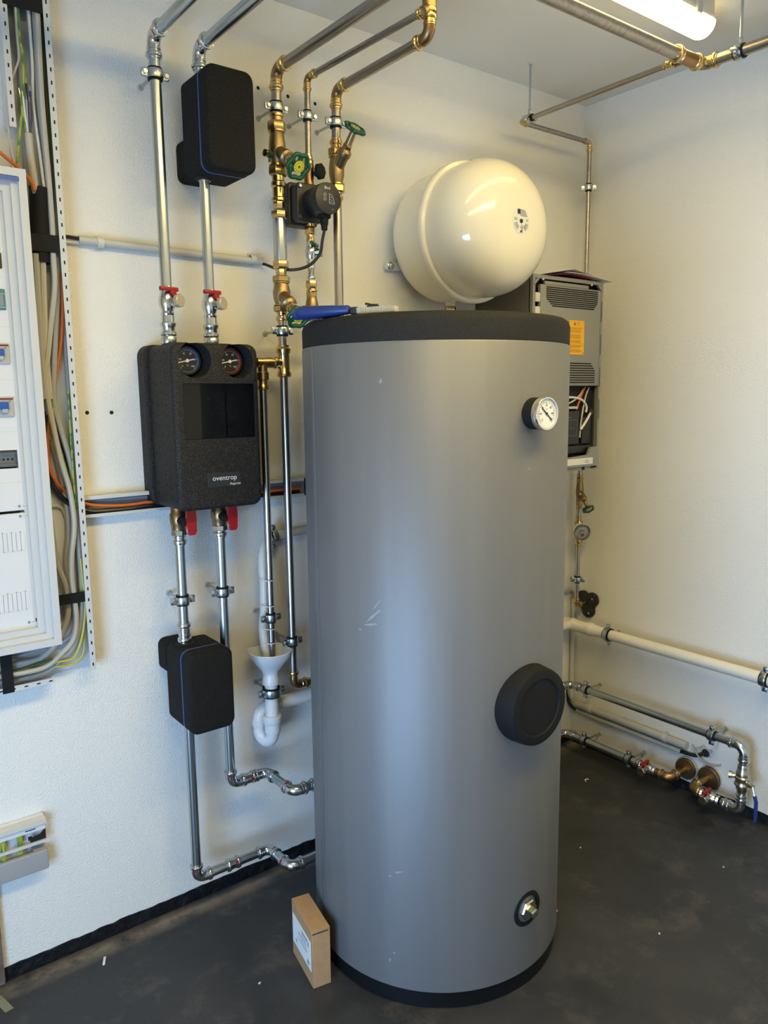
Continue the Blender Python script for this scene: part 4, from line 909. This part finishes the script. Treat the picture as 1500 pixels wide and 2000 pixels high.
for z0 in (1.142, .996):
    m = MB()
    for i in range(26): m.box((-2.148 - i * .0098 - .0088, -.0722, z0), (-2.148 - i * .0098, -.0700, z0 + .044))
    stuff(m.build('blanking_strip', 'white', db))
    m = MB()
    for i in range(26): m.box((-2.148 - i * .0098 - .0098, -.0711, z0 + .0005), (-2.148 - i * .0098 - .0088, -.0703, z0 + .0435))
    for i in range(13):
        for zz in (z0 - .0014, z0 + .044): m.box((-2.148 - i * .0196 - .0098, -.0713, zz), (-2.148 - i * .0196 - .0068, -.0704, zz + .0016))
    stuff(m.build('strip_gaps', 'inkgrey', db))
for z in (1.248, 1.224, .962):
    lk = MB().lathe(L(-2.143, .0704, z), -Y, [(0, .0055), (.0022, .005)], 16).build('cover_lock', 'white', db)
    MB().box((-2.1470, -.0732, z - .0006), (-2.139, -.0726, z + .0006)).build('slot', 'inkgrey', lk)
    m = MB(); m.box((-2.1565, -.0711, z - .003), (-2.151, -.0703, z + .003)); m.build('lock_mark', 'inkgrey', lk)
MB().box((-2.139, -.0745, .962), (-2.1335, -.0715, .970), .0006, 1).build('seal', 'redmark', db)

# equipotential terminal box low on the wall
eb = thing('terminal_box', 'white earthing terminal box low on the wall with its cover pulled down', 'terminal box', L(-2.22, 0, .29))
MB().box((-2.40, -.010, .352), (-2.1465, -.0006, .432), .001, 1).build('base', 'white', eb)
m = MB(); m.box((-2.40, -.036, .4255), (-2.1455, -.0006, .4275)); m.box((-2.40, -.0365, .4155), (-2.1455, -.0345, .4275), .0006, 1); m.build('hood', 'offwhite', eb)
MB().box((-2.40, -.030, .399), (-2.1475, -.0275, .4125)).build('name_field', 'white', eb)
MB().box((-2.40, -.0335, .3625), (-2.1470, -.0275, .3705), .0006, 1).build('terminal_rail', 'whitemetal', eb)
m = MB(); m.prism([(-2.186, .3712), (-2.148, .3712), (-2.1475, .397), (-2.153, .395), (-2.162, .386), (-2.180, .384), (-2.181, .388), (-2.190, .388), (-2.190, .378), (-2.186, .378)], V((0, -.0268, 0)), X, Z, .0022); m.build('knockout_opening', 'dark', eb)
m = MB()
for i in range(14): m.box((-2.196 + i * .0018, -.0308, .405), (-2.195 + i * .0018 + (.0004 if i % 3 else 0), -.0299, .4078))
stuff(m.build('print', 'ink', eb))
m = MB(); rbox(m, -2.40, -2.1475, .292, .345, .0006, .040, .004, .003, 3); cvb = m.build('cover', 'covergrey', eb)
cut(cvb, MB().obox(L(-2.36, .012, .352), X * .18, Y * .017, Z * .030))
for x, n_ in ((-2.214, 3), (-2.253, 3)):
    for j in range(n_):
        o_ = cable('earth_wire', ('left', 'middle', 'right')[j] + (' wire of the right green yellow group in the terminal box' if x > -2.22 else ' wire of the left green yellow group in the terminal box'),
                   [L(x - .022 + j * .003, .022, .404), L(x - .010 + j * .003, .024, .4045), L(x - .001 + j * .0038, .024, .397), L(x + .001 + j * .004, .0235, .375), L(x + j * .004, .0225, .355), L(x + j * .004, .0215, .335)],
                   .0026, 'gy' if j != 1 else ('yellowcable' if x < -2.22 else 'gy'), 'earth wires in the terminal box', 'wire')

# ================================================================== expansion vessel
ev = thing('expansion_vessel', 'cream enamelled round expansion vessel on the wall above the tank', 'vessel', L(-.803, 0, 1.79))
c0 = L(-.803, 0, 2.001)
prof = []
for i in range(11):
    a = PI / 2 * i / 10; prof.append((.012 + .075 * (1 - math.cos(a)), .13 + .0725 * math.sin(a)))
prof = [(.012, .001)] + prof
prof += [(.20, .2025), (.27, .2025)]
for i in range(1, 17):
    a = PI / 2 * i / 16; prof.append((.27 + .143 * math.sin(a), .2025 * max(0, math.cos(a)) ** .62))
MB().lathe(c0, -Y, prof, 72).build('shell', 'cream', ev)
MB().lathe(c0, -Y, [(.190, .201), (.190, .2125), (.194, .2155), (.208, .2155), (.212, .2125), (.214, .201)], 72, cap=False).build('clamp_rim', 'cream', ev)
MB().obox(c0 - Y * .201 + Z * .217, X * .0015, Y * .006, Z * .004, .0006).build('rim_joint', 'galv', ev)
br = MB()
br.obox(L(-.955, .010, 1.911), X * .045, Y * .008, Z * .013, .004); br.obox(L(-.925, .030, 1.913), X * .018, Y * .028, Z * .011, .004)
br.build('bracket', 'white', ev)
m = MB(); m.obox(L(-.640, .012, 1.911), X * .05, Y * .008, Z * .013, .004); m.build('bracket', 'white', ev)
MB().lathe(L(-.984, .018, 1.911), -Y, [(0, .0125), (.002, .0125), (.004, .009), (.010, .0075), (.012, .004)], 18).build('bolt', 'galv', ev)
nz = MB().lathe(L(-.803, .105, 1.836), -Z, [(0, .017), (.04, .016), (.05, .015)], 20).build('nozzle', 'cream', ev)
lq = c0 - Y * .4125
ld = MB().lathe(lq + Y * .003, -Y, [(0, .0375), (.0038, .037)], 40).build('round_label', 'paper', ev)
m = MB(); m.lathe(lq - Y * .0009, -Y, [(0, .0065), (.003, .005)], 16); lab(m.build('centre_cap', 'ink', ld), 'black cap')
m = MB(); q = lq - Y * .0010
m.obox(q + Z * .026 - X * .010, X * .006, Y * .0002, Z * .007)
for i in range(6): m.obox(q + Z * (.031 - i * .0032) + X * (.006 + i * .001), X * (.010 + .001 * i), Y * .0002, Z * .0006)
for i in range(5): m.obox(q - Z * (.012 + i * .0035) + X * .003, X * (.003 + (i % 3) * .002), Y * .0002, Z * .0007)
for s in (-1, 1):
    for i in range(5):
        a = math.radians(-18 - i * 9); dd = V((s * math.cos(a), 0, math.sin(a))); m.obox(q + dd * .025, dd * .007, Y * .0002, dd.cross(Y) * .0007)
m.obox(q - Z * .030, X * .004, Y * .0002, Z * .0025)
stuff(m.build('print', 'ink', ld))
m = MB()
for x in (-.028, -.023, -.018, .023, .028): m.obox(q + X * x + Z * .004, X * .0015, Y * .0002, Z * .004)
stuff(m.build('green_print', 'inkgreen', ld))
n = thing('brass_union', 'brass union under the cream expansion vessel', 'fitting', L(-.803, .105, 1.74))
MB().nut(L(-.803, .105, 1.786), -Z, .022, .0185, 8).build('union_nut', 'brass', n); MB().cyl(L(-.803, .105, 1.764), L(-.803, .105, 1.72), .012).build('tail', 'brass', n)

# ================================================================== wall cabinet (heating unit) in the corner
X0, X1, Z0, Z1, CD = -.588, -.217, 1.222, 1.888, .27
hc = thing('wall_heater', 'grey wall hung heating unit in the corner with its front cover removed', 'heater', L((X0 + X1) / 2, 0, Z0))
m = MB(); m.box((X0, -CD + .012, Z0), (X0 + .002, -.012, Z1)); m.box((X1 - .002, -CD + .012, Z0), (X1, -.012, Z1)); m.box((X0, -CD + .012, Z1 - .002), (X1, -.012, Z1)); m.box((X0, -.014, Z0), (X1, -.0006, Z1)); m.box((X0, -CD + .012, Z0), (X1, -.012, Z0 + .002))
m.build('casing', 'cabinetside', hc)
m = tubebox(MB(), X0, X1, Z0, Z1, .012, CD - .016, CD); m.build('front_rim', 'cabinet', hc)
dz = Z1 - .030; fx0, fx1 = X0 + .034, X1 - .016
fp = MB().box((fx0, -CD - .004, 1.524), (fx1, -CD + .012, dz), .005).build('inner_door', 'cabinet', hc)
gv = MB()
gv.prism([(-.527, 1.853), (-.252, 1.853), (-.252, 1.815), (-.263, 1.795), (-.276, 1.786), (-.487, 1.786), (-.512, 1.797), (-.527, 1.815)], V((0, -CD - .0, 0)), X, Z, .03)
gv.prism([(-.51, 1.606), (-.276, 1.606), (-.262, 1.590), (-.257, 1.57), (-.257, 1.532), (-.51, 1.532)], V((0, -CD - .0, 0)), X, Z, .03)
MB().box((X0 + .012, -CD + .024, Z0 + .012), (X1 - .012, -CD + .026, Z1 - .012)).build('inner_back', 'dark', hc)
def louvre(zt, zb, n, xf):
    for i in range(n):
        z = zt - (zt - zb) * i / (n - 1); a, b = xf(z)
        MB().box((a, -CD - .0046, z - .0021), (b, -CD - .0036, z + .0021)).build('vent_slot', 'dark', fp)
louvre(1.850, 1.790, 10, lambda z: (-.526 + max(0, 1.812 - z) * 1.4, -.253 - max(0, 1.812 - z) * .9))
louvre(1.602, 1.536, 9, lambda z: (-.50, -.258 - max(0, z - 1.578) * .9))
st = MB().box((-.405, -CD - .0052, 1.632), (-.325, -CD - .0040, 1.748)).build('warning_sticker', 'sticker', hc)
m = MB()
for i in range(22):
    if i in (5, 10, 14, 18): continue
    z = 1.722 - i * .0039; m.box((-.400, -CD - .0056, z), (-.334 - (i * 7 % 5) * .0035, -CD - .0051, z + .0013))
m.box((-.364, -CD - .0056, 1.732), (-.352, -CD - .0051, 1.733)); m.box((-.364, -CD - .0056, 1.742), (-.352, -CD - .0051, 1.743)); m.box((-.364, -CD - .0056, 1.732), (-.3628, -CD - .0051, 1.743)); m.box((-.3532, -CD - .0056, 1.732), (-.352, -CD - .0051, 1.743))
m.prism([(-.383, 1.732), (-.370, 1.732), (-.3765, 1.744)], V((0, -CD - .0052, 0)), X, Z, .0004)
m.box((-.331, -CD - .0056, 1.634), (-.328, -CD - .0051, 1.640))
stuff(m.build('print', 'inkbrown', st))
# frame details
for x, s in ((X0 + .016, 1), (X1 - .016, -1)):
    MB().obox(L(x, CD - .004, Z1 - .022), X * .012 + Z * .010 * s, Y * .006, Z * .004 - X * .003 * s, .002).build('corner_brace', 'cabinet', hc)
for x in (-.540, -.285): MB().lathe(L(x, CD, Z1 - .014), -Y, [(0, .0045), (.003, .004)], 12).build('screw', 'conduit', hc)
for z in (1.80, 1.755): MB().box((X0 + .012, -CD - .002, z), (X0 + .036, -CD + .012, z + .030), .003).build('hinge', 'offwhite', hc)
MB().box((-.53, -CD - .001, Z1 - .030), (-.30, -CD + .010, Z1 - .018), .002).build('top_bracket', 'cabinet', hc)
for i in range(4): MB().box((X1 - .0085, -CD - .0008, 1.75 - i * .115), (X1 - .0065, -CD + .0002, 1.82 - i * .115)).build('edge_slot', 'dark', hc)
# open lower part
m = MB(); m.prism([(-.47, 1.268), (-.288, 1.278), (-.272, 1.305), (-.232, 1.305), (-.232, 1.236), (-.47, 1.236)], L(0, CD - .002, 0), X, Z, .010); m.build('lower_bracket', 'cabinet', hc)
cl = MB().box((-.47, -CD - .0100, 1.244), (-.262, -CD - .0078, 1.267), .0005, 1).build('connection_label', 'paper', hc)
m = MB()
for x, w, z, h_ in ((-.296, .016, 1.2575, .0006), (-.296, .016, 1.2505, .0006), (-.304, .0006, 1.254, .004), (-.288, .0006, 1.254, .004), (-.284, .004, 1.254, .0006), (-.31, .005, 1.254, .0006), (-.30, .0006, 1.262, .002)): m.box((x - w / 2, -CD - .0104, z - h_), (x + w / 2, -CD - .0099, z + h_))
stuff(m.build('print', 'ink', cl))
m = MB(); m.box((-.312, -CD - .0005, Z0 + .001), (-.296, -CD + .0005, Z0 + .014)); m.prism([(-.266, Z0 + .004), (-.228, Z0 + .006), (-.226, Z0 + .040)], L(0, CD - .0002, 0), X, Z, .0006); m.build('knockouts', 'dark', hc)
cu = MB().box((-.47, -CD + .022, 1.318), (-.325, -CD + .006, 1.436), .003).build('control_unit', 'darkgrey', hc)
m = MB(); tubebox(m, -.40, -.338, 1.348, 1.405, .0008, CD - .0056, CD - .0054); m.box((-.372, -CD + .0052, 1.362), (-.3715, -CD + .0058, 1.395)); m.box((-.38, -CD + .0052, 1.375), (-.352, -CD + .0058, 1.3757)); stuff(m.build('panel_print', 'inkfaint', cu))
MB().box((-.40, -CD + .0045, 1.412), (-.372, -CD + .0062, 1.416)).build('blue_mark', 'blue', cu)
MB().box((-.47, -CD + .022, 1.444), (-.332, -CD + .008, 1.452)).build('unit_edge', 'conduit', hc)
MB().box((-.47, -CD + .023, 1.285), (-.245, -CD + .010, 1.312), .002).build('connector_block', 'black', hc)
MB().box((-.300, -CD + .0225, 1.318), (-.250, -CD + .012, 1.412), .002).build('black_module', 'black', hc)
MB().sweep(smooth([L(-.43, CD - .016, 1.482), L(-.36, CD - .012, 1.484), L(-.31, CD - .010, 1.475), L(-.280, CD - .012, 1.452), L(-.278, CD - .014, 1.43)]), .0042, 8).build('white_lead', 'white', hc)
MB().sweep(smooth([L(-.262, CD - .008, 1.428), L(-.272, CD - .008, 1.412), L(-.292, CD - .008, 1.39), L(-.312, CD - .010, 1.368)]), .0045, 8).build('white_lead', 'white', hc)
MB().sweep(smooth([L(-.43, CD - .018, 1.45), L(-.36, CD - .014, 1.468), L(-.315, CD - .016, 1.49), L(-.29, CD - .018, 1.515)]), .003, 8).build('grey_lead', 'conduit', hc)
MB().sweep(smooth([L(-.335, CD - .012, 1.44), L(-.32, CD - .012, 1.47), L(-.305, CD - .014, 1.495), L(-.285, CD - .016, 1.52)]), .0032, 8).build('red_lead', 'orange', hc)
MB().sweep(smooth([L(-.31, CD - .014, 1.34), L(-.306, CD - .014, 1.39), L(-.298, CD - .014, 1.43), L(-.28, CD - .018, 1.48), L(-.262, CD - .018, 1.518)]), .003, 8).build('grey_lead', 'conduit', hc)
MB().lathe(L(-.258, CD - .014, 1.430), -Y, [(0, .012), (.008, .012), (.008, .006)], 16).build('cable_gland', 'black', hc)
def sheet(label, m_, prof, y0, y1, th=.0012):
    tag(MB().prism([(a, b) for a, b in prof] + [(a, b - th) for a, b in reversed(prof)], V((0, y0, 0)), X, Z, y0 - y1).build('document', m_), label, 'paper')
sheet('red leaflet lying lowest on the grey wall heater', 'redpaper', [(-.515, 1.8905), (-.47, 1.8955), (-.40, 1.9015), (-.33, 1.8965), (-.28, 1.8915)], -.12, -.278)
sheet('white paper sheet on the wall heater, sticking out to the right', 'paper', [(-.44, 1.9035), (-.36, 1.9040), (-.28, 1.8985), (-.19, 1.8905)], -.14, -.290)
sheet('lilac folded paper lying uppermost on the grey wall heater', 'lilac', [(-.50, 1.8985), (-.45, 1.9075), (-.395, 1.9165), (-.34, 1.9095), (-.26, 1.9000)], -.13, -.284)
sheet('pale yellow paper edge between the papers on the wall heater', 'paleyellow', [(-.36, 1.9055), (-.30, 1.9005), (-.215, 1.8935)], -.15, -.286, .0010)

# ================================================================== pipe under the heater, on the right wall near the corner
q = -.088
pipe_run('water_pipe', 'thin steel pipe bending over above the expansion vessel and down into the corner', [Rw(-.672, .478, 2.421), Rw(-.100, .475, 2.421), Rw(-.100, .100, 2.421), Rw(-.100, .100, 1.86)], .0080, 'steeldark', 'brass', elb='brass', sl=.02, bend=1.7, start=.02)
clamp('pipe clamp on the thin vertical pipe in the corner above the heater', Rw(-.100, .100, 2.262), Z, Rw(-.021, 0, 2.262), .0080)
yvalve('slanted_valve', 'brass slanted valve with dark green wheel under the grey heater', Rw(-.072, .068, 1.112), 1.165, 1.050, .0105, (-.25, -.62, -.66), .098, .024, .0145, disc='paleyellow', drain=(-.75, -.6, 0))
pipe_run('water_pipe', 'short brass tail between grey heater and the slanted valve', [Rw(-.072, .068, 1.24), Rw(-.072, .068, 1.16)], .0085, 'steel', 'brass', end=.02, start=.02)
pipe_run('water_pipe', 'short thin pipe between slanted valve and water meter', [Rw(-.072, .068, 1.052), Rw(-.072, .068, .985)], .0085, 'steel', 'brass', start=.02, end=.02)
wm = thing('water_meter', 'small water meter with clear round cap on the thin corner pipe', 'meter', Rw(-.072, .068, .90))
dr = V((-.45, -.89, 0)).normalized()
MB().lathe(Rw(-.072, .068, .908), Z, [(0, .011), (.012, .012), (.03, .022), (.045, .022), (.062, .012), (.075, .011)], 20).build('body', 'press', wm)
for z, s in ((.985, -1), (.894, 1)): MB().nut(Rw(-.072, .068, z), Z * s, .018, .0165, 8).build('union_nut', 'brass', wm)
ca = Rw(-.072, .068, .945)
mt = MB().lathe(ca, dr, [(.004, .026), (.012, .0335), (.024, .0335), (.026, .031)], 28).build('housing', 'offwhite', wm)
MB().lathe(ca, dr, [(.026, .030), (.028, .030)], 28).build('dial', 'conduit', wm)
MB().lathe(ca, dr, [(.0255, .0315), (.044, .0315), (.047, .028)], 28).build('clear_cap', 'glass', wm)
dc = ca + dr * .0288; du = dr.cross(Z).normalized() * -1
m = MB(); m.obox(dc - Z * .013 + du * .004, du * .0075, dr * .0003, Z * .005); m.build('red_field', 'red', wm)
m = MB(); m.obox(dc + Z * .006, du * .012, dr * .0003, Z * .003); m.obox(dc - Z * .002 - du * .01, du * .003, dr * .0003, Z * .004); stuff(m.build('print', 'inkgrey', wm))
pipe_run('water_pipe', 'thin steel pipe from the water meter down to the black wall plate', [Rw(-.072, .068, .896), Rw(-.072, .068, .633), Rw(-.072, .004, .633)], .0085, 'steel', 'brass', elb='bronze', sl=.02, start=.02, bend=1.6)
clamp('pipe clamp on the thin pipe below the water meter', Rw(-.072, .068, .742), Z, Rw(-.018, 0, .742), .0085)
wp = thing('wall_plate', 'black three-lobed wall plate with two screws behind the bronze elbow', 'wall plate', Rw(-.072, 0, .59))
for dy, dz, r in ((0, 0, .036), (-.030, .016, .031), (-.012, -.030, .032), (.014, .022, .026)):
    MB().lathe(Rw(-.072 + dy, .0006, .635 + dz), -X, [(0, r), (.010 + r * .05, r), (.013 + r * .05, r - .004)], 24).build('lobe', 'black', wp)
for dy, dz in ((-.036, .022), (-.020, -.042)): MB().lathe(Rw(-.072 + dy, .0125, .635 + dz), -X, [(0, .006), (.003, .005)], 12).build('screw', 'galv', wp)

# ================================================================== right wall
dp = thing('drain_pipe', 'cream plastic drain pipe along the right wall, coming from behind the tank', 'pipe', Rw(-.6, .075, .52))
PZ = .549
MB().cyl(L(-1.46, .052, .568), L(-.075, .052, PZ), .0205, seg=28).build('tube', 'pvc', dp)
MB().cyl(Rw(-.03, .075, PZ), Rw(-1.9, .075, PZ), .0215, seg=28).build('tube', 'pvc', dp)
m = MB(); m.lathe(Rw(-.052, .075, PZ), -Y, [(-.03, .0235), (0, .0245), (.004, .0275), (.016, .0275), (.02, .0245), (.085, .0245), (.088, .028), (.104, .028), (.108, .0245), (.140, .023), (.146, .0215)], 28)
m.build('branch_socket', 'pvc', dp)
for i, y in enumerate((-.236, -.862)):
    clamp(('pipe clamp on the cream drain pipe nearest the tank', 'pipe clamp on the cream drain pipe at the right picture edge')[i], Rw(y, .075, PZ), Y, Rw(y, 0, PZ), .0222, h=.018)
# heating flow and return along the right wall
HZ, LZ = .300, .084
pipe_run('heating_pipe', 'galvanised pipe along the right wall, upper one, from the tank to a bend', [V((-.888, -.42, HZ)), Rw(-.070, .888, HZ), Rw(-.070, .097, HZ), Rw(-.818, .097, HZ), Rw(-.818, .097, .232)], .0145, 'galv', 'press', sl=.024, bend=2.1, loc=Rw(-.4, .097, .232))
pipe_run('heating_pipe', 'galvanised pipe along the right wall just above the floor', [V((-.888, -.40, LZ)), Rw(-.058, .888, LZ), Rw(-.058, .104, LZ), Rw(-.425, .104, LZ)], .0145, 'galv', 'press', sl=.024, end=.026, loc=Rw(-.3, .104, .07))
for i, (y, d_, z) in enumerate(((-.152, .097, HZ), (-.700, .097, HZ), (-.158, .104, LZ), (-.372, .104, LZ))):
    clamp(('pipe clamp on the upper right wall heating pipe, near the tank', 'pipe clamp on the upper right wall heating pipe, near its bend', 'pipe clamp on the low right wall heating pipe, near the tank', 'pipe clamp on the low right wall heating pipe, next to the red valve')[i], Rw(y, d_, z), Y, Rw(y, 0, z), .0145)
bv = thing('ball_valve', 'brass ball valve with hanging blue lever at the right end of the heating pipe', 'valve', Rw(-.818, .097, .13))
m = MB(); m.lathe(Rw(-.818, .097, .232), -Z, [(-.004, .0165), (.004, .019), (.016, .019), (.022, .0225), (.036, .0225), (.040, .0265), (.046, .0265), (.050, .0235), (.060, .0235), (.064, .0265), (.070, .0265), (.074, .0205), (.085, .0205), (.09, .0165), (.098, .0165)], 24); m.build('body', 'capmetal', bv)
MB().lathe(Rw(-.818, .097, .19), V((-.35, .95, 0)), [(.02, .009), (.033, .009), (.034, .013), (.044, .013)], 14).build('test_plug', 'capmetal', bv)
MB().lathe(Rw(-.818, .097, .178), V((-.35, -.95, 0)), [(.02, .010), (.034, .010), (.035, .0075), (.048, .0075)], 14).build('spindle', 'capmetal', bv)
lv = MB(); b0 = Rw(-.862, .115, .178); lv.sweep([b0, b0 + V((-.004, -.008, -.02)), b0 + V((-.006, -.014, -.036))], .003, 8)
lv.build('lever_arm', 'galv', bv)
MB().sweep([b0 + V((-.006, -.012, -.026)), b0 + V((-.006, -.018, -.046)), b0 + V((-.006, -.018, -.115))], .0062, 10).build('lever_grip', 'bluegrip', bv)
pipe_run('heating_pipe', 'short galvanised bend below the blue handled valve', [Rw(-.818, .097, .136), Rw(-.818, .097, .066), Rw(-.748, .097, .066)], .0145, 'galv', 'press', sl=.022, bend=2.0, start=.016, end=.018)
ball_valve('ball_valve', 'red handled valve at the right on the floor, below the blue lever', Rw(-.705, .100, .070), Y, Z, -X, .075, .0135, 'red', capm='capmetal', hl=.052)
pipe_run('bronze_pipe', 'bronze elbow going into the right round wall flange', [Rw(-.665, .100, .072), Rw(-.632, .100, .074), Rw(-.650, .006, .092)], .0145, 'bronze', 'brass', elb='bronze', sl=.018, bend=1.2, loc=Rw(-.65, .05, .06))
ball_valve('ball_valve', 'red handled valve on the low pipe left of the round wall flanges', Rw(-.455, .104, .080), Y, Z, -X, .07, .0135, 'red', capm='capmetal', hl=.052)
pipe_run('bronze_pipe', 'bronze elbow going into the left round wall flange', [Rw(-.488, .104, .080), Rw(-.548, .104, .078), Rw(-.560, .006, .092)], .0145, 'bronze', 'brass', elb='bronze', sl=.02, bend=1.7, loc=Rw(-.55, .05, .06))
for i, y in enumerate((-.560, -.652)):
    f = thing('wall_flange', ('left of two round brass coloured wall flanges', 'right of two round brass coloured wall flanges')[i], 'flange', Rw(y, 0, .05))
    MB().lathe(Rw(y, .0006, .093), -X, [(0, .0405), (.020, .0405), (.022, .039)], 40).build('disc', 'gunmetal', f)
    MB().lathe(Rw(y, .0004, .093), -X, [(0, .043), (.012, .043), (.012, .040)], 40, cap=False).build('plaster_ring', 'crumb', f)
    if i == 1:
        m = MB(); rr = [Rw(y + .0425 * math.cos(a), .0128, .093 + .0425 * math.sin(a)) for a in [math.radians(-60 - j * 11) for j in range(22)]]; m.sweep(rr, .0013, 6); m.build('red_ring', 'redmark', f)
cd = thing('conduit', 'grey conduit low on the right wall, the thicker upper one', 'conduit', Rw(-.3, 0, .17))
MB().cyl(Rw(-.045, .016, .182), Rw(-.560, .016, .182), .0145, seg=20).build('tube', 'conduit', cd)
for y in (-.12, -.47):
    m = MB(); m.ring(Rw(y, .016, .182), Y, .0172, .0146, .014, 20); m.box((-.004, y - .007, .160), (-.0005, y + .007, .206)); m.build('clip', 'offwhite', cd)
cd = thing('conduit', 'thin grey conduit low on the right wall, under the thicker one', 'conduit', Rw(-.3, 0, .14))
MB().cyl(Rw(-.045, .013, .151), Rw(-.535, .013, .151), .0092, seg=18).build('tube', 'conduit', cd)
cable('cable', 'black cable from the thin conduit into the hole in the right wall', [Rw(-.52, .013, .151), Rw(-.56, .013, .152), Rw(-.595, .012, .157), Rw(-.615, .006, .168), Rw(-.624, .001, .176)], .0072, 'blackcable')
cable('cable', 'black cable curving up beside the tank from the thin conduit', [Rw(-.06, .013, .151), Rw(-.035, .013, .153), Rw(-.016, .016, .165), Rw(-.008, .024, .19), Rw(-.006, .03, .26)], .0068, 'blackcable')
cable('cable', 'pale cable curving up beside the tank from the thick conduit', [Rw(-.06, .018, .186), Rw(-.034, .02, .190), Rw(-.018, .026, .206), Rw(-.016, .034, .23), Rw(-.016, .036, .262)], .0058, 'greycable')
cable('cable', 'thin grey cable looping below the hole in the right wall', [Rw(-.575, .004, .190), Rw(-.590, .012, .175), Rw(-.62, .016, .150), Rw(-.65, .014, .142), Rw(-.682, .008, .150), Rw(-.688, .002, .154)], .0035, 'greycable')
m = MB(); bl_ = [Rw(-.624 + .030 * math.cos(a) * (1 + .25 * math.sin(3 * a + 1)), .0012, .180 + .022 * math.sin(a) * (1 + .25 * math.cos(5 * a))) for a in [2 * PI * j / 30 for j in range(30)]]
bm_ = [p + V((-.0012, 0, 0)) * 1 for p in bl_]; m.rings([[V((-.0004, p.y, p.z)) for p in bl_], [V((-.0016, .0 + p.y, p.z)) for p in bl_]]); m.build('broken_plaster', 'stain', wr_)
m = MB(); m.lathe(Rw(-.627, .0017, .175), -X, [(0, .0155), (.0005, .015)], 14); m.build('cable_hole', 'hole', wr_)
cd = thing('conduit', 'slim pale conduit standing in the room corner behind the drain pipe', 'conduit', Rw(-.012, .02, .20))
MB().cyl(Rw(-.012, .014, .20), Rw(-.012, .014, .640), .0095, seg=16).build('tube', 'offwhite', cd)
cable('cable', 'pale cable arching out of the slim corner conduit', [Rw(-.012, .014, .63), Rw(-.012, .015, .655), Rw(-.012, .024, .672), Rw(-.012, .045, .678), Rw(-.014, .075, .678)], .0048, 'greycable')

# ================================================================== overhead pipes at the right and the ceiling lamp
OZ = 2.421
pipe_run('water_pipe', 'thick steel pipe under the ceiling beside the lit lamp', [V((-2.3, -.712, OZ)), V((-.520, -.722, OZ))], .0165, 'steeldark', 'brass')
t = thing('pipe_tee', 'bronze tee under the lamp end where the thin pipe branches off', 'fitting', V((-.475, -.722, OZ - .02)))
m = MB(); sleeve(m, V((-.505, -.722, OZ)), -X, .03, .0165); sleeve(m, V((-.447, -.724, OZ)), X, .025, .0165); m.build('press_collar', 'brass', t)
MB().cyl(V((-.51, -.722, OZ)), V((-.44, -.724, OZ)), .0188).build('body', 'bronze', t)
MB().cyl(V((-.478, -.722, OZ)), V((-.478, -.690, OZ)), .0125).build('branch', 'gunmetal', t)
m = MB(); m.obox(V((-.492, -.690, OZ - .012)), X * .014, Y * .004, Z * .005, .002); m.build('branch_collar', 'brass', t)
pipe_run('water_pipe', 'steel pipe under the ceiling leaving the picture at the right', [V((-.425, -.7245, OZ)), V((-.398, -.726, OZ)), V((-.372, -1.9, OZ))], .0150, 'steeldark', 'brass', elb='gunmetal', sl=.024, bend=1.6)
clamp('pipe clamp on a long ceiling rod near the right picture edge', V((-.394, -.832, OZ)), Y, V((-.394, -.832, H)), .0150)
clamp('pipe clamp on a ceiling rod in front of the corner', Rw(-.142, .476, OZ), Y, V((-.476, -.142, H)), .0080)
def ceiling_lamp(label, LX0, LX1, LY, glow):
    lp = thing('ceiling_lamp', label, 'lamp', V(((LX0 + LX1) / 2, LY, H)))
    MB().box((LX0 + .01, LY - .040, H - .056), (LX1 - .012, LY + .040, H - .0005), .006).build('housing', 'lamphousing', lp)
    sec = [(LY + .041 * math.cos(a), H - .054 - .040 * math.sin(a)) for a in [PI * j / 14 for j in range(15)]]
    m = MB(); m.rings([[V((LX0, y, z)) for y, z in sec], [V((LX1 - .012, y, z)) for y, z in sec], [V((LX1 - .003, LY + (y - LY) * .93, H - .054 + (z - H + .054) * .93)) for y, z in sec], [V((LX1, LY + (y - LY) * .75, H - .054 + (z - H + .054) * .75)) for y, z in sec]])
    m.build('diffuser', glow, lp)
    for x in (LX1 - .10, LX1 - .75):
        MB().box((x - .012, LY - .048, H - .062), (x + .012, LY - .039, H - .030), .002).build('clip', 'conduit', lp)
ceiling_lamp('lit white strip lamp on the ceiling at the upper right', -1.66, -.365, -.703, 'lamp')
cl2 = thing('ceiling_panel', 'flat lit ceiling panel above the camera, outside the picture', 'lamp', V((-1.55, -1.6, H)))
m = MB(); m.box((-2.55, -1.77, H - .05), (-.55, -1.43, H - .0005)); m.build('housing', 'lamphousing', cl2)
MB().box((-2.53, -1.75, H - .0535), (-.57, -1.45, H - .0505)).build('diffuser', 'lamp2', cl2)
